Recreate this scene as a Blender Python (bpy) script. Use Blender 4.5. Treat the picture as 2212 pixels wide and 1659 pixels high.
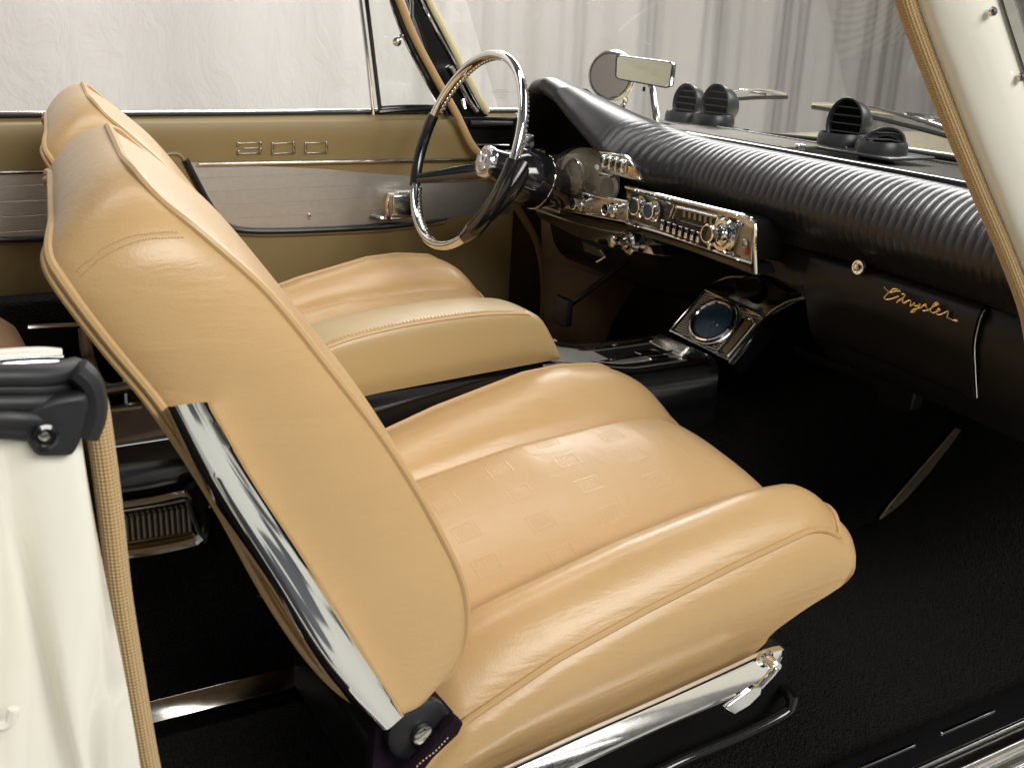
import bpy, bmesh, math, random
import numpy as np
from mathutils import Vector, Matrix
random.seed(4); rng = np.random.default_rng(4)
scn = bpy.context.scene; col = scn.collection
for o in list(bpy.data.objects): bpy.data.objects.remove(o)

# ------------------------------------------------------------ camera
CAM = np.array([-.21, -1.486, 1.205]); YAW, PIT, ROL = np.radians([30.72, 19.11, 2.43]); FOC = 2293.7
CF = np.array([math.sin(YAW)*math.cos(PIT), math.cos(YAW)*math.cos(PIT), -math.sin(PIT)])
_r = np.array([math.cos(YAW), -math.sin(YAW), 0]); _u = np.cross(_r, CF)
CR = _r*math.cos(ROL)+_u*math.sin(ROL); CU = -_r*math.sin(ROL)+_u*math.cos(ROL)
cd = bpy.data.cameras.new('camera'); cam = bpy.data.objects.new('camera', cd); col.objects.link(cam); scn.camera = cam
cd.sensor_width = 36; cd.lens = FOC/2212*36; cd.clip_start = .05; cd.clip_end = 200
m = Matrix.Identity(4)
for i in range(3):
    m[i][0] = CR[i]; m[i][1] = CU[i]; m[i][2] = -CF[i]; m[i][3] = CAM[i]
cam.matrix_world = m
cd.dof.use_dof = True; cd.dof.focus_distance = 1.55; cd.dof.aperture_fstop = 13

def at(x, y, X=None, Y=None, Z=None):
    """metric survey of the car: the point where a sight line meets a plane of the car"""
    d = CF*FOC+CR*(x-1106)+CU*(829.5-y)
    s = ((X-CAM[0])/d[0]) if X is not None else ((Y-CAM[1])/d[1]) if Y is not None else ((Z-CAM[2])/d[2])
    return CAM+d*s

# ------------------------------------------------------------ light
w = bpy.data.worlds.new('World'); scn.world = w; w.use_nodes = True
nt = w.node_tree; nt.nodes.clear()
wo = nt.nodes.new('ShaderNodeOutputWorld'); bg = nt.nodes.new('ShaderNodeBackground'); tc = nt.nodes.new('ShaderNodeTexCoord')
sep = nt.nodes.new('ShaderNodeSeparateXYZ'); cr = nt.nodes.new('ShaderNodeValToRGB')
nt.links.new(tc.outputs['Generated'], sep.inputs[0]); nt.links.new(sep.outputs['Z'], cr.inputs[0])
e = cr.color_ramp.elements; e[0].position = 0; e[0].color = (.20, .19, .18, 1); e[1].position = .05; e[1].color = (.42, .40, .37, 1)
x = cr.color_ramp.elements.new(.35); x.color = (.66, .65, .62, 1); x = cr.color_ramp.elements.new(.8); x.color = (.20, .20, .20, 1)
ns = nt.nodes.new('ShaderNodeTexNoise'); ns.inputs['Scale'].default_value = 3.6; ns.inputs['Detail'].default_value = 2.5
mpw = nt.nodes.new('ShaderNodeMapping'); mpw.inputs['Scale'].default_value = (1, 1, .45); nt.links.new(tc.outputs['Generated'], mpw.inputs[0]); nt.links.new(mpw.outputs[0], ns.inputs['Vector'])
r2 = nt.nodes.new('ShaderNodeValToRGB'); q = r2.color_ramp.elements; q[0].position = .43; q[0].color = (.10, .11, .13, 1); q[1].position = .50; q[1].color = (1, 1, 1, 1)  # dark patches added to the surroundings to break up chrome reflections
nt.links.new(ns.outputs[0], r2.inputs[0]); mw = nt.nodes.new('ShaderNodeMix'); mw.data_type = 'RGBA'; mw.blend_type = 'MULTIPLY'; mw.inputs[0].default_value = 1
nt.links.new(cr.outputs[0], mw.inputs[6]); nt.links.new(r2.outputs[0], mw.inputs[7])
nt.links.new(mw.outputs[2], bg.inputs[0]); nt.links.new(bg.outputs[0], wo.inputs[0]); bg.inputs[1].default_value = .60

def area(name, loc, target, sx, sy, power, color=(1, 1, 1)):
    l = bpy.data.lights.new(name, 'AREA'); l.shape = 'RECTANGLE'; l.size = sx; l.size_y = sy; l.energy = power; l.color = color
    o = bpy.data.objects.new(name, l); col.objects.link(o); o.location = loc
    o.rotation_euler = (Vector(target)-Vector(loc)).to_track_quat('-Z', 'Y').to_euler(); return o
area('window_light', (1.2, -3.6, 3.1), (.3, 0, .5), 2.6, 1.5, 150, (1, .985, .95))
area('front_light', (4.2, -.6, 3.0), (.8, 0, .8), 1.6, 1.6, 62, (.97, .985, 1))
area('high_window_light', (2.4, 3.0, 2.9), (.7, 0, .8), 4.4, .8, 190, (1, .99, .97))
area('curtain_light', (.3, 1.0, 4.4), (.3, 4.2, 1.4), 4, 1.2, 148, (1, .965, .925))
scn.view_settings.view_transform = 'Standard'; scn.view_settings.look = 'None'
scn.view_settings.exposure = 0; scn.view_settings.gamma = 1
scn.render.engine = 'CYCLES'

# ------------------------------------------------------------ materials
def mat(name, color, rough=.5, metal=0, bump=None, var=None, coat=0, spec=.5, sheen=0, coatr=.1):
    m = bpy.data.materials.new(name); m.use_nodes = True; n = m.node_tree.nodes; L = m.node_tree.links
    b = n['Principled BSDF']; b.inputs['Base Color'].default_value = (*color, 1); b.inputs['Roughness'].default_value = rough
    b.inputs['Metallic'].default_value = metal; b.inputs['Coat Weight'].default_value = coat; b.inputs['Coat Roughness'].default_value = coatr
    b.inputs['Specular IOR Level'].default_value = spec; b.inputs['Sheen Weight'].default_value = sheen
    tc = n.new('ShaderNodeTexCoord')
    if var:   # (scale, amount) tint variation and roughness variation
        t = n.new('ShaderNodeTexNoise'); t.inputs['Scale'].default_value = var[0]; t.inputs['Detail'].default_value = 5
        L.new(tc.outputs['Object'], t.inputs['Vector'])
        mx = n.new('ShaderNodeMix'); mx.data_type = 'RGBA'
        mx.inputs[6].default_value = (*[c*(1-var[1]) for c in color], 1); mx.inputs[7].default_value = (*[min(1, c*(1+var[1])) for c in color], 1)
        L.new(t.outputs[0], mx.inputs[0]); L.new(mx.outputs[2], b.inputs['Base Color'])
        mr = n.new('ShaderNodeMapRange'); mr.inputs[3].default_value = rough*(1-var[1]*.8); mr.inputs[4].default_value = min(1, rough*(1+var[1]*.8))
        L.new(t.outputs[0], mr.inputs[0]); L.new(mr.outputs[0], b.inputs['Roughness'])
    if bump:  # list of (kind, scale, strength, distance)
        prev = None
        for kind, sc, st, di in bump:
            if kind == 'voronoi':
                t = n.new('ShaderNodeTexVoronoi'); t.inputs['Scale'].default_value = sc; out = t.outputs['Distance']
            else:
                t = n.new('ShaderNodeTexNoise'); t.inputs['Scale'].default_value = sc; t.inputs['Detail'].default_value = 4; out = t.outputs[0]
                if kind == 'wrinkle': t.inputs['Distortion'].default_value = 1.5
            if kind == 'wrinkle':
                mp = n.new('ShaderNodeMapping'); mp.inputs['Scale'].default_value = (.35, 1, 1.6); mp.inputs['Rotation'].default_value = (0, .6, .2)
                L.new(tc.outputs['Object'], mp.inputs[0]); L.new(mp.outputs[0], t.inputs['Vector'])
            else: L.new(tc.outputs['Object'], t.inputs['Vector'])
            bp = n.new('ShaderNodeBump'); bp.inputs['Strength'].default_value = st; bp.inputs['Distance'].default_value = di
            L.new(out, bp.inputs['Height'])
            if prev: L.new(prev, bp.inputs['Normal'])
            prev = bp.outputs[0]
        L.new(prev, b.inputs['Normal'])
    return m
def M_(n, op, a, b=None, c=None):
    t = n.nodes.new('ShaderNodeMath'); t.operation = op
    for i, v in enumerate((a, b, c)):
        if v is None: continue
        if isinstance(v, (int, float)): t.inputs[i].default_value = v
        else: n.links.new(v, t.inputs[i])
    return t.outputs[0]

LEA = (.57, .368, .168)
leather = mat('tan_leather', LEA, .36, bump=[('voronoi', 420, .16, .0007), ('wrinkle', 55, .16, .0025), ('wrinkle', 14, .28, .006)], var=(5, .10), spec=.5, coat=.14, coatr=.27)
leather_dark = mat('brown_leather', (.34, .20, .115), .42, bump=[('voronoi', 500, .12, .0006), ('wrinkle', 30, .25, .004)], var=(9, .1))
pipingm = mat('tan_piping', (.56, .36, .165), .42, bump=[('noise', 300, .1, .0006)])
thread = mat('stitch_thread', (.66, .48, .26), .8)
gold_vinyl = mat('gold_door_vinyl', (.27, .20, .088), .38, bump=[('voronoi', 650, .10, .0005)], var=(4, .05), spec=.45)
blackv = mat('black_pad_vinyl', (.012, .012, .013), .31, bump=[('voronoi', 420, .22, .0007), ('noise', 90, .12, .001)], spec=.5)
blackp = mat('black_gloss_plastic', (.009, .009, .01), .12, coat=.6)
blackm = mat('black_satin_metal', (.010, .0098, .0095), .32, var=(30, .1), spec=.22)
blackvent = mat('dark_vent_plastic', (.040, .043, .046), .33, bump=[('noise', 400, .08, .0004)])
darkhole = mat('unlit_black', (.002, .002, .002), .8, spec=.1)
rubber = mat('black_rubber', (.012, .012, .014), .5, bump=[('noise', 60, .25, .002)], var=(40, .3))
chrome = mat('chrome', (.82, .82, .82), .055, 1, bump=[('noise', 9, .03, .003)])
chrome_s = mat('satin_chrome', (.62, .60, .57), .2, 1, bump=[('noise', 120, .05, .0006)], var=(50, .2))
chrome_d = mat('aged_chrome', (.55, .52, .47), .14, 1, bump=[('noise', 40, .12, .001)], var=(60, .25))
brushed = mat('brushed_aluminium', (.68, .64, .585), .40, 1, bump=[('noise', 900, .12, .0003)], var=(120, .08))
goldm = mat('gold_script_metal', (.85, .58, .22), .2, 1)
carpet = mat('black_carpet', (.015, .014, .0135), .95, bump=[('noise', 260, 1, .007), ('voronoi', 260, .8, .004)], var=(300, .6), spec=.08)
cream = mat('cream_body_paint', (.84, .81, .70), .22, coat=.8, coatr=.03, bump=[('noise', 3, .04, .01)])
cream_t = mat('cream_gold_hood_paint', (.80, .72, .44), .22, coat=.7, coatr=.04)
kick = mat('brown_kick_carpet', (.075, .045, .024), .95, bump=[('noise', 500, .6, .003)], var=(40, .2), spec=.1)
white_dot = mat('gauge_white', (.75, .73, .66), .5)
red_m = mat('red_marking', (.30, .03, .02), .5)
olive_m = mat('olive_pocket', (.16, .115, .035), .45)
blue_reflect_m = mat('gauge_face_blue_reflection', (.014, .07, .16), .25, coat=.5)  # black dial; the window's blue reflection is put into its colour
wovenbase = mat('velour_seat_felt', (.02, .012, .02), .95, bump=[('noise', 500, .9, .003)], spec=.05)
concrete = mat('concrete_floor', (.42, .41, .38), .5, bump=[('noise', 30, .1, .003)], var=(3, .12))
mirror_m = mat('mirror_glass', (.70, .70, .55), .02, 1)

def woven():
    m = mat('tan_woven_windlace', (.50, .33, .14), .75); n = m.node_tree; b = n.nodes['Principled BSDF']
    tc = n.nodes.new('ShaderNodeTexCoord'); sp = n.nodes.new('ShaderNodeSeparateXYZ'); n.links.new(tc.outputs['UV'], sp.inputs[0])
    u = M_(n, 'MULTIPLY', sp.outputs[0], 1); v = sp.outputs[1]
    a = M_(n, 'SINE', M_(n, 'MULTIPLY', M_(n, 'ADD', u, v), 6.2832)); c = M_(n, 'SINE', M_(n, 'MULTIPLY', M_(n, 'SUBTRACT', u, v), 6.2832))
    h = M_(n, 'MULTIPLY', a, c)
    bp = n.nodes.new('ShaderNodeBump'); bp.inputs['Strength'].default_value = .8; bp.inputs['Distance'].default_value = .0008
    n.links.new(h, bp.inputs['Height']); n.links.new(bp.outputs[0], b.inputs['Normal'])
    mx = n.nodes.new('ShaderNodeMix'); mx.data_type = 'RGBA'; mx.inputs[6].default_value = (.42, .27, .11, 1); mx.inputs[7].default_value = (.58, .39, .175, 1)
    n.links.new(M_(n, 'MULTIPLY_ADD', h, .5, .5), mx.inputs[0]); n.links.new(mx.outputs[2], b.inputs['Base Color'])
    b.inputs['Sheen Weight'].default_value = .2
    return m
windlace_m = woven()

def insert_mat():
    m = mat('tan_leather_embossed', (.56, .362, .172), .36, var=(7, .08), coat=.15, coatr=.3); n = m.node_tree; b = n.nodes['Principled BSDF']
    tc = n.nodes.new('ShaderNodeTexCoord'); sp = n.nodes.new('ShaderNodeSeparateXYZ'); n.links.new(tc.outputs['Object'], sp.inputs[0])
    px, py, s = .19, .058, .0165
    def cell(ox, oy):
        fx = M_(n, 'ABSOLUTE', M_(n, 'SUBTRACT', M_(n, 'FRACT', M_(n, 'DIVIDE', M_(n, 'ADD', sp.outputs[0], 5+ox), px)), .5))
        fy = M_(n, 'ABSOLUTE', M_(n, 'SUBTRACT', M_(n, 'FRACT', M_(n, 'DIVIDE', M_(n, 'ADD', sp.outputs[1], 5+oy), py)), .5))
        return M_(n, 'MAXIMUM', M_(n, 'MULTIPLY', fx, px), M_(n, 'MULTIPLY', fy, py*1.32))
    d = M_(n, 'MINIMUM', cell(.13, .033), cell(.13+px/2, .033+py/2))
    edge = M_(n, 'SUBTRACT', 1, M_(n, 'MINIMUM', M_(n, 'DIVIDE', M_(n, 'ABSOLUTE', M_(n, 'SUBTRACT', d, s)), .0016), 1))
    ins = M_(n, 'LESS_THAN', d, s-.004)
    dots = M_(n, 'MULTIPLY', M_(n, 'SINE', M_(n, 'MULTIPLY', sp.outputs[0], 1400)), M_(n, 'SINE', M_(n, 'MULTIPLY', sp.outputs[1], 1400)))
    h = M_(n, 'ADD', edge, M_(n, 'MULTIPLY', M_(n, 'MULTIPLY', dots, ins), .45))
    bp = n.nodes.new('ShaderNodeBump'); bp.inputs['Strength'].default_value = .34; bp.inputs['Distance'].default_value = .0010
    n.links.new(h, bp.inputs['Height'])
    t = n.nodes.new('ShaderNodeTexNoise'); t.inputs['Scale'].default_value = 26; t.inputs['Distortion'].default_value = 1.2; n.links.new(tc.outputs['Object'], t.inputs[0])
    b2 = n.nodes.new('ShaderNodeBump'); b2.inputs['Strength'].default_value = .22; b2.inputs['Distance'].default_value = .004
    n.links.new(t.outputs[0], b2.inputs['Height']); n.links.new(bp.outputs[0], b2.inputs['Normal']); n.links.new(b2.outputs[0], b.inputs['Normal'])
    return m
insert_m = insert_mat()

def glass_mat(name, tint=(.97, .98, .97), refl=1.0, dust=.03):
    m = bpy.data.materials.new(name); m.use_nodes = True; n = m.node_tree; n.nodes.clear()
    o = n.nodes.new('ShaderNodeOutputMaterial'); tr = n.nodes.new('ShaderNodeBsdfTransparent'); tr.inputs[0].default_value = (*tint, 1)
    g = n.nodes.new('ShaderNodeBsdfGlossy'); g.inputs['Roughness'].default_value = .02
    f = n.nodes.new('ShaderNodeFresnel'); f.inputs[0].default_value = 1.45
    mx = n.nodes.new('ShaderNodeMixShader'); n.links.new(M_(n, 'MULTIPLY', f.outputs[0], refl), mx.inputs[0]); n.links.new(tr.outputs[0], mx.inputs[1]); n.links.new(g.outputs[0], mx.inputs[2])
    d = n.nodes.new('ShaderNodeBsdfDiffuse'); d.inputs[0].default_value = (.7, .7, .7, 1)
    t = n.nodes.new('ShaderNodeTexNoise'); t.inputs['Scale'].default_value = 5; t.inputs['Detail'].default_value = 8
    m2 = n.nodes.new('ShaderNodeMixShader'); n.links.new(M_(n, 'MULTIPLY', t.outputs[0], dust*2), m2.inputs[0]); n.links.new(mx.outputs[0], m2.inputs[1]); n.links.new(d.outputs[0], m2.inputs[2])
    n.links.new(m2.outputs[0], o.inputs[0]); return m
glass = glass_mat('window_glass'); windglass = glass_mat('windscreen_glass', (.86, .86, .855), .28, .05); lens = glass_mat('clear_lens', (.97, .96, .93), .8, .02)

def ribbed(name, color, axis, freq, rough=.25, metal=1):
    m = mat(name, color, rough, metal); n = m.node_tree; b = n.nodes['Principled BSDF']
    tc = n.nodes.new('ShaderNodeTexCoord'); sp = n.nodes.new('ShaderNodeSeparateXYZ'); n.links.new(tc.outputs['Object'], sp.inputs[0])
    h = M_(n, 'SINE', M_(n, 'MULTIPLY', sp.outputs[axis], freq*6.2832))
    bp = n.nodes.new('ShaderNodeBump'); bp.inputs['Strength'].default_value = 1; bp.inputs['Distance'].default_value = .0012
    n.links.new(h, bp.inputs['Height']); n.links.new(bp.outputs[0], b.inputs['Normal'])
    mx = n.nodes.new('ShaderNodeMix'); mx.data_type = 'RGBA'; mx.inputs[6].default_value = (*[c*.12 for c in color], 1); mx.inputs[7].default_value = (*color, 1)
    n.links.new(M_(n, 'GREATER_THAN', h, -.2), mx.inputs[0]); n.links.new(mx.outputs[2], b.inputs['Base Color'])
    return m

# ------------------------------------------------------------ mesh helpers
def obj(name, verts, faces, m, parent=None, smooth=True, uv=None, mod=None):
    me = bpy.data.meshes.new(name); me.from_pydata([tuple(map(float, v)) for v in verts], [], faces); me.update()
    bm = bmesh.new(); bm.from_mesh(me); bmesh.ops.recalc_face_normals(bm, faces=bm.faces); bm.to_mesh(me); bm.free()
    if uv is not None:
        l = me.uv_layers.new(name='uv')
        for p in me.polygons:
            for li in p.loop_indices: l.data[li].uv = uv[me.loops[li].vertex_index]
    for p in me.polygons: p.use_smooth = smooth
    me.materials.append(m)
    o = bpy.data.objects.new(name, me); col.objects.link(o)
    if parent is not None: o.parent = parent
    return o
def cr_(pts, n):
    """Catmull-Rom resample to n points by chord length"""
    P = np.array(pts, float); d = np.r_[0, np.cumsum(np.linalg.norm(np.diff(P, axis=0), axis=1)+1e-9)]
    out = []
    for t in np.linspace(0, d[-1], n):
        i = min(max(np.searchsorted(d, t)-1, 0), len(P)-2); f = (t-d[i])/(d[i+1]-d[i]); h = d[i+1]-d[i]
        m0 = (P[i+1]-P[i-1])/(d[i+1]-d[i-1])*h if i > 0 else P[i+1]-P[i]
        m1 = (P[i+2]-P[i])/(d[i+2]-d[i])*h if i < len(P)-2 else P[i+1]-P[i]
        out.append((2*f**3-3*f**2+1)*P[i]+(f**3-2*f**2+f)*m0+(-2*f**3+3*f**2)*P[i+1]+(f**3-f**2)*m1)
    return np.array(out)
def grid(rows, cu=False, cv=False, off=0):
    n, m = len(rows), len(rows[0]); F = []
    for i in range(n if cu else n-1):
        for j in range(m if cv else m-1):
            F.append((off+i*m+j, off+i*m+(j+1) % m, off+((i+1) % n)*m+(j+1) % m, off+((i+1) % n)*m+j))
    return [v for r in rows for v in r], F
class MB:
    def __init__(s): s.v = []; s.f = []
    def add(s, V, F):
        o = len(s.v); s.v += [np.array(v, float) for v in V]; s.f += [tuple(o+i for i in f) for f in F]; return s
    def grid(s, rows, cu=False, cv=False): return s.add(*grid(rows, cu, cv))
    def box(s, c, size, R=None, bev=0):
        c = np.array(c, float); h = np.array(size, float)/2; R = np.eye(3) if R is None else np.array(R)
        b = min(bev, min(h)*.9)
        if b <= 0:
            V = [c+R@(h*np.array(k)) for k in [(-1,-1,-1),(1,-1,-1),(1,1,-1),(-1,1,-1),(-1,-1,1),(1,-1,1),(1,1,1),(-1,1,1)]]
            return s.add(V, [(0,3,2,1),(4,5,6,7),(0,1,5,4),(1,2,6,5),(2,3,7,6),(3,0,4,7)])
        bm = bmesh.new(); bmesh.ops.create_cube(bm, size=1)
        for v in bm.verts: v.co = Vector((v.co.x*2*h[0], v.co.y*2*h[1], v.co.z*2*h[2]))
        bmesh.ops.bevel(bm, geom=bm.edges[:], offset=b, segments=3, affect='EDGES', profile=.5)
        V = [c+R@np.array(v.co) for v in bm.verts]; F = [tuple(v.index for v in f.verts) for f in bm.faces]; bm.free()
        return s.add(V, F)
    def tube(s, path, r, n=12, closed=False, flat=1, caps=True, up=None):
        P = [np.array(p, float) for p in path]; m = len(P); rows = []; N = None
        for i in range(m):
            a = P[(i-1) % m] if (closed or i > 0) else P[i]; b = P[(i+1) % m] if (closed or i < m-1) else P[i]
            T = b-a; T /= np.linalg.norm(T)+1e-12
            if N is None: N = np.cross(T, up if up is not None else (0, 0, 1)); 
            if np.linalg.norm(N) < 1e-6: N = np.cross(T, (1, 0, 0))
            N = N-T*(N@T); N /= np.linalg.norm(N)+1e-12; B = np.cross(T, N)
            rr = r[i] if hasattr(r, '__len__') else r
            rows.append([P[i]+rr*(math.cos(q)*N+flat*math.sin(q)*B) for q in np.arange(n)*2*math.pi/n])
        s.grid(rows, closed, True)
        if caps and not closed:
            o = len(s.v); s.f.append(tuple(range(o-n, o))); s.f.append(tuple(range(o-m*n, o-m*n+n))[::-1])
        return s
    def lathe(s, prof, o, ax, n=32, cap=True):
        o = np.array(o, float); ax = np.array(ax, float); ax /= np.linalg.norm(ax)
        a = np.cross(ax, (0, 0, 1)) if abs(ax[2]) < .9 else np.cross(ax, (1, 0, 0)); a /= np.linalg.norm(a); b = np.cross(ax, a)
        rows = [[o+ax*h+r*(math.cos(q)*a+math.sin(q)*b) for q in np.arange(n)*2*math.pi/n] for r, h in prof]
        s.grid(rows, False, True)
        if cap: k = len(s.v); s.f.append(tuple(range(k-n, k)))
        return s
    def prism(s, poly, vec):
        P = [np.array(p, float) for p in poly]; v = np.array(vec, float); n = len(P)
        return s.add(P+[p+v for p in P], [tuple(range(n))[::-1], tuple(range(n, 2*n))]+[(i, (i+1) % n, n+(i+1) % n, n+i) for i in range(n)])
    def build(s, name, m, parent=None, smooth=True, bevel=0, angle=35):
        o = obj(name, s.v, s.f, m, parent, smooth)
        if bevel:
            b = o.modifiers.new('bevel', 'BEVEL'); b.width = bevel; b.segments = 2; b.limit_method = 'ANGLE'; b.angle_limit = .6
        if smooth:
            try: o.data.set_sharp_from_angle(angle=math.radians(angle))
            except Exception: pass
        return o
def windlace(name, path, r, parent, n=90):
    P = cr_(path, n); mb = MB(); mb.tube(P, r, 16, caps=False); L = np.linalg.norm(np.diff(P, axis=0), axis=1).sum()
    # uv: duplicate seam handled by using periodic counts
    uv = []
    for i in range(n):
        for j in range(16): uv.append((j/16*16, i/(n-1)*L/(2*math.pi*r/16)))
    rows = [mb.v[i*16:(i+1)*16]+[mb.v[i*16]] for i in range(n)]
    V, F = grid(rows); uv = [(j*.625, i/(n-1)*L/(2*math.pi*r/10)) for i in range(n) for j in range(17)]
    return obj(name, V, F, windlace_m, parent, True, uv)
def smooth(x): x = min(max(x, 0), 1); return x*x*(3-2*x)
def itp(x, pts): a = np.array(pts); return float(np.interp(x, a[:, 0], a[:, 1]))
def tag(o, label=None, cat=None, group=None, kind=None):
    for k, v in (('label', label), ('category', cat), ('group', group), ('kind', kind)):
        if v: o[k] = v
    return o
def quad_on(corners, u, v):
    """bilinear point on TL,TR,BR,BL"""
    TL, TR, BR, BL = [np.array(c) for c in corners]; return (TL*(1-u)+TR*u)*(1-v)+(BL*(1-u)+BR*u)*v
def copytree(o, parent=None):
    c = o.copy(); col.objects.link(c)
    c.parent = parent
    for ch in list(o.children): copytree(ch, c)
    return c

# ============================================================ SETTING
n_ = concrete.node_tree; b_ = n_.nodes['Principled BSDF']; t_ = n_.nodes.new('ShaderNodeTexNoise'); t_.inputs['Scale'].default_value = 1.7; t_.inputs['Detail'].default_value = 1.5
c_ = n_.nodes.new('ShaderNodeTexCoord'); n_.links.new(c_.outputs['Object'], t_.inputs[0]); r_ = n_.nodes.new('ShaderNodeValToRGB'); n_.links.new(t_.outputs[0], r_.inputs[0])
r_.color_ramp.elements[0].position = .44; r_.color_ramp.elements[0].color = (.02, .024, .035, 1); r_.color_ramp.elements[1].position = .47; r_.color_ramp.elements[1].color = (.55, .55, .49, 1)  # dark blotches painted as shadows, so the chrome mirrors dark shapes
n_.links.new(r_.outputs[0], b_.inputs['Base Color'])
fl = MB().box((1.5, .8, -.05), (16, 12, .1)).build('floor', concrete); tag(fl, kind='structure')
def curtain_mat():
    m = mat('pale_curtain_fabric', (.60, .57, .54), .8); n = m.node_tree; b = n.nodes['Principled BSDF']
    tc = n.nodes.new('ShaderNodeTexCoord'); mp = n.nodes.new('ShaderNodeMapping'); mp.inputs['Scale'].default_value = (1, 1, .45); mp.inputs['Rotation'].default_value = (0, .5, 0)
    n.links.new(tc.outputs['Object'], mp.inputs[0])
    t = n.nodes.new('ShaderNodeTexNoise'); t.inputs['Scale'].default_value = 7; t.inputs['Detail'].default_value = 9; t.inputs['Roughness'].default_value = .65; t.inputs['Distortion'].default_value = .7
    n.links.new(mp.outputs[0], t.inputs[0]); bp = n.nodes.new('ShaderNodeBump'); bp.inputs['Strength'].default_value = .45; bp.inputs['Distance'].default_value = .03
    n.links.new(t.outputs[0], bp.inputs['Height']); n.links.new(bp.outputs[0], b.inputs['Normal'])
    return m
rows = []
for zi in range(24):
    z = 3.6*(1-zi/23)+.02; r = []
    for i in range(700):
        x = -2.4+9.4*i/699
        k = smooth((x-1.4)/.9)            # gathered folds only in the right-hand part
        y = 3.3+.012*math.sin(x*9+z)+.02*math.sin(x*3.1+.4*z)
        y += k*(.060*math.sin(x*11+.25*z+1.7*math.sin(x*1.9))+.012*math.sin(x*29+.3*math.sin(z*2)+math.sin(x*5))+.004*math.sin(x*71+z))
        r.append((x, y, z))
    rows.append(r)
V, F = grid(rows); cu = obj('curtain', V, F, curtain_mat())
so = cu.modifiers.new('solid', 'SOLIDIFY'); so.thickness = .004
tag(cu, 'pale pinkish grey fabric curtain hanging in folds behind the car', 'curtain')

# ============================================================ THE CAR
car = bpy.data.objects.new('convertible_car', None); col.objects.link(car)
tag(car, 'cream classic convertible with tan leather bucket seats and black dashboard, passenger door open', 'car')

# ---------------------------------------------- front seat (near), copied for the driver's side
YN, YF = -.62, -.13; YC = (YN+YF)/2; HW = (YF-YN)/2
near_p = [(.10, .355), (.213, .423), (.26, .467), (.378, .512), (.506, .544), (.647, .573), (.762, .593), (.817, .600)]
far_p = [(.10, .50), (.30, .58), (.378, .612), (.462, .637), (.615, .671), (.684, .675), (.756, .668), (.815, .645), (.857, .61), (.876, .572)]
seam_n = [(.10, .42), (.25, .49), (.324, .508), (.522, .549), (.70, .572), (.79, .578), (.86, .56)]
seam_f = [(.10, .52), (.25, .56), (.37, .59), (.525, .614), (.70, .624), (.78, .620), (.86, .585)]
def znear(x): return itp(x, near_p)
S1, S2 = .235, .745      # lateral fractions of the two bolster seams
def cush(x, v):
    zn, zf, sn, sf = znear(x), itp(x, far_p), itp(x, seam_n), itp(x, seam_f)
    nose = smooth((x-.70)/.16)
    if v < S1:
        q = v/S1; z = zn*(1-q)+sn*q; z += .050*math.sin(math.pi*min(1, q*.93+.07*0))**.75*(1-.35*nose)*smooth((x-.05)/.3)
    elif v > S2:
        q = (v-S2)/(1-S2); z = sf*(1-q)+zf*q; z += .020*math.sin(math.pi*q)**.8
    else:
        q = (v-S1)/(S2-S1); z = sn*(1-q)+sf*q+.018*math.sin(math.pi*q)**.6
        z -= 0.004*(1-abs(2*q-1))*nose
    for s in (S1, S2): z -= .010*math.exp(-((v-s)/.014)**2)
    return z
def xfront(v):
    a = .846+.012*v
    return a-.030*abs(2*v-1)**6+.012*(1-abs(2*v-1)**2)
NU, NV = 70, 91
X0 = .205
top = []
for i in range(NU):
    u = i/(NU-1); r = []
    for j in range(NV):
        v = j/(NV-1); xf = xfront(v); x = X0+(xf-X0)*(1-(1-u)**1.35) if False else X0+(xf-X0)*u
        y = YN+(YF-YN)*v
        z = cush(x, v)
        # roll the leading edge over
        d = (xf-x); 
        if d < .07: z -= .030*(1-d/.07)**2.2
        if d < .05 and S1 < v < S2: z -= .018*(1-d/.05)**2
        r.append(np.array((x, y, z)))
    top.append(r)
j1, j2 = int(round(S1*(NV-1))), int(round(S2*(NV-1)))
mb = MB()
mb.grid([r[:j1+1] for r in top]); mb.grid([r[j2:] for r in top])
# perimeter loop: near side back->front, front near->far, far side front->back
per = [top[i][0] for i in range(NU)]+[top[-1][j] for j in range(1, NV)]+[top[i][-1] for i in range(NU-2, -1, -1)]
per = np.array(per); npn = len(per)
def bottom(p, k):
    # k 0..1 down the boxing
    fr = smooth((p[0]-.70)/.14)           # how much this point belongs to the front
    side_n = np.array([0, -1, 0]) if p[1] < YN+.03 else np.array([0, 1, 0]) if p[1] > YF-.03 else np.array([0, 0, 0])
    zb = itp(p[0], [(.10, .30), (.323, .386), (.742, .425), (.82, .44)])
    z = p[2]*(1-k)+zb*k
    x = p[0]
    if p[0] > .66:
        t = (p[0]-.66)/.19
        x = p[0]+t*(.028*math.sin(math.pi*min(1, k*1.5))*1.1-.13*smooth((k-.42)/.58))
    q = p.copy(); q[0] = x; q[2] = z; q += side_n*(.020*math.sin(math.pi*k**.72)*(1-.6*k))
    if side_n[1] < 0: q += side_n*0
    return q
rows = [[bottom(p, k) for p in per] for k in np.linspace(0, 1, 16)]
mb.grid(rows)
seat = mb.build('front_seat', leather, car, angle=80); tag(seat, 'near passenger bucket seat with chrome side trim')
V, F = grid([r[j1:j2+1] for r in top]); obj('seat_insert', V, F, insert_m, seat)
pip = MB(); pp = [p+np.array([0, 0, .0015])+(np.array([0, -.002, 0]) if p[1] < YN+.01 else 0) for p in per]
pip.tube(cr_(pp, 260), .0042, 8, caps=True); pip.build('cushion_piping', pipingm, seat)
for jj in (j1, j2):
    MB().tube(cr_([top[i][jj]+np.array([0, 0, .0045]) for i in range(2, NU-1, 3)], 90), .0026, 8).build('seam_piping', pipingm, seat)

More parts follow.
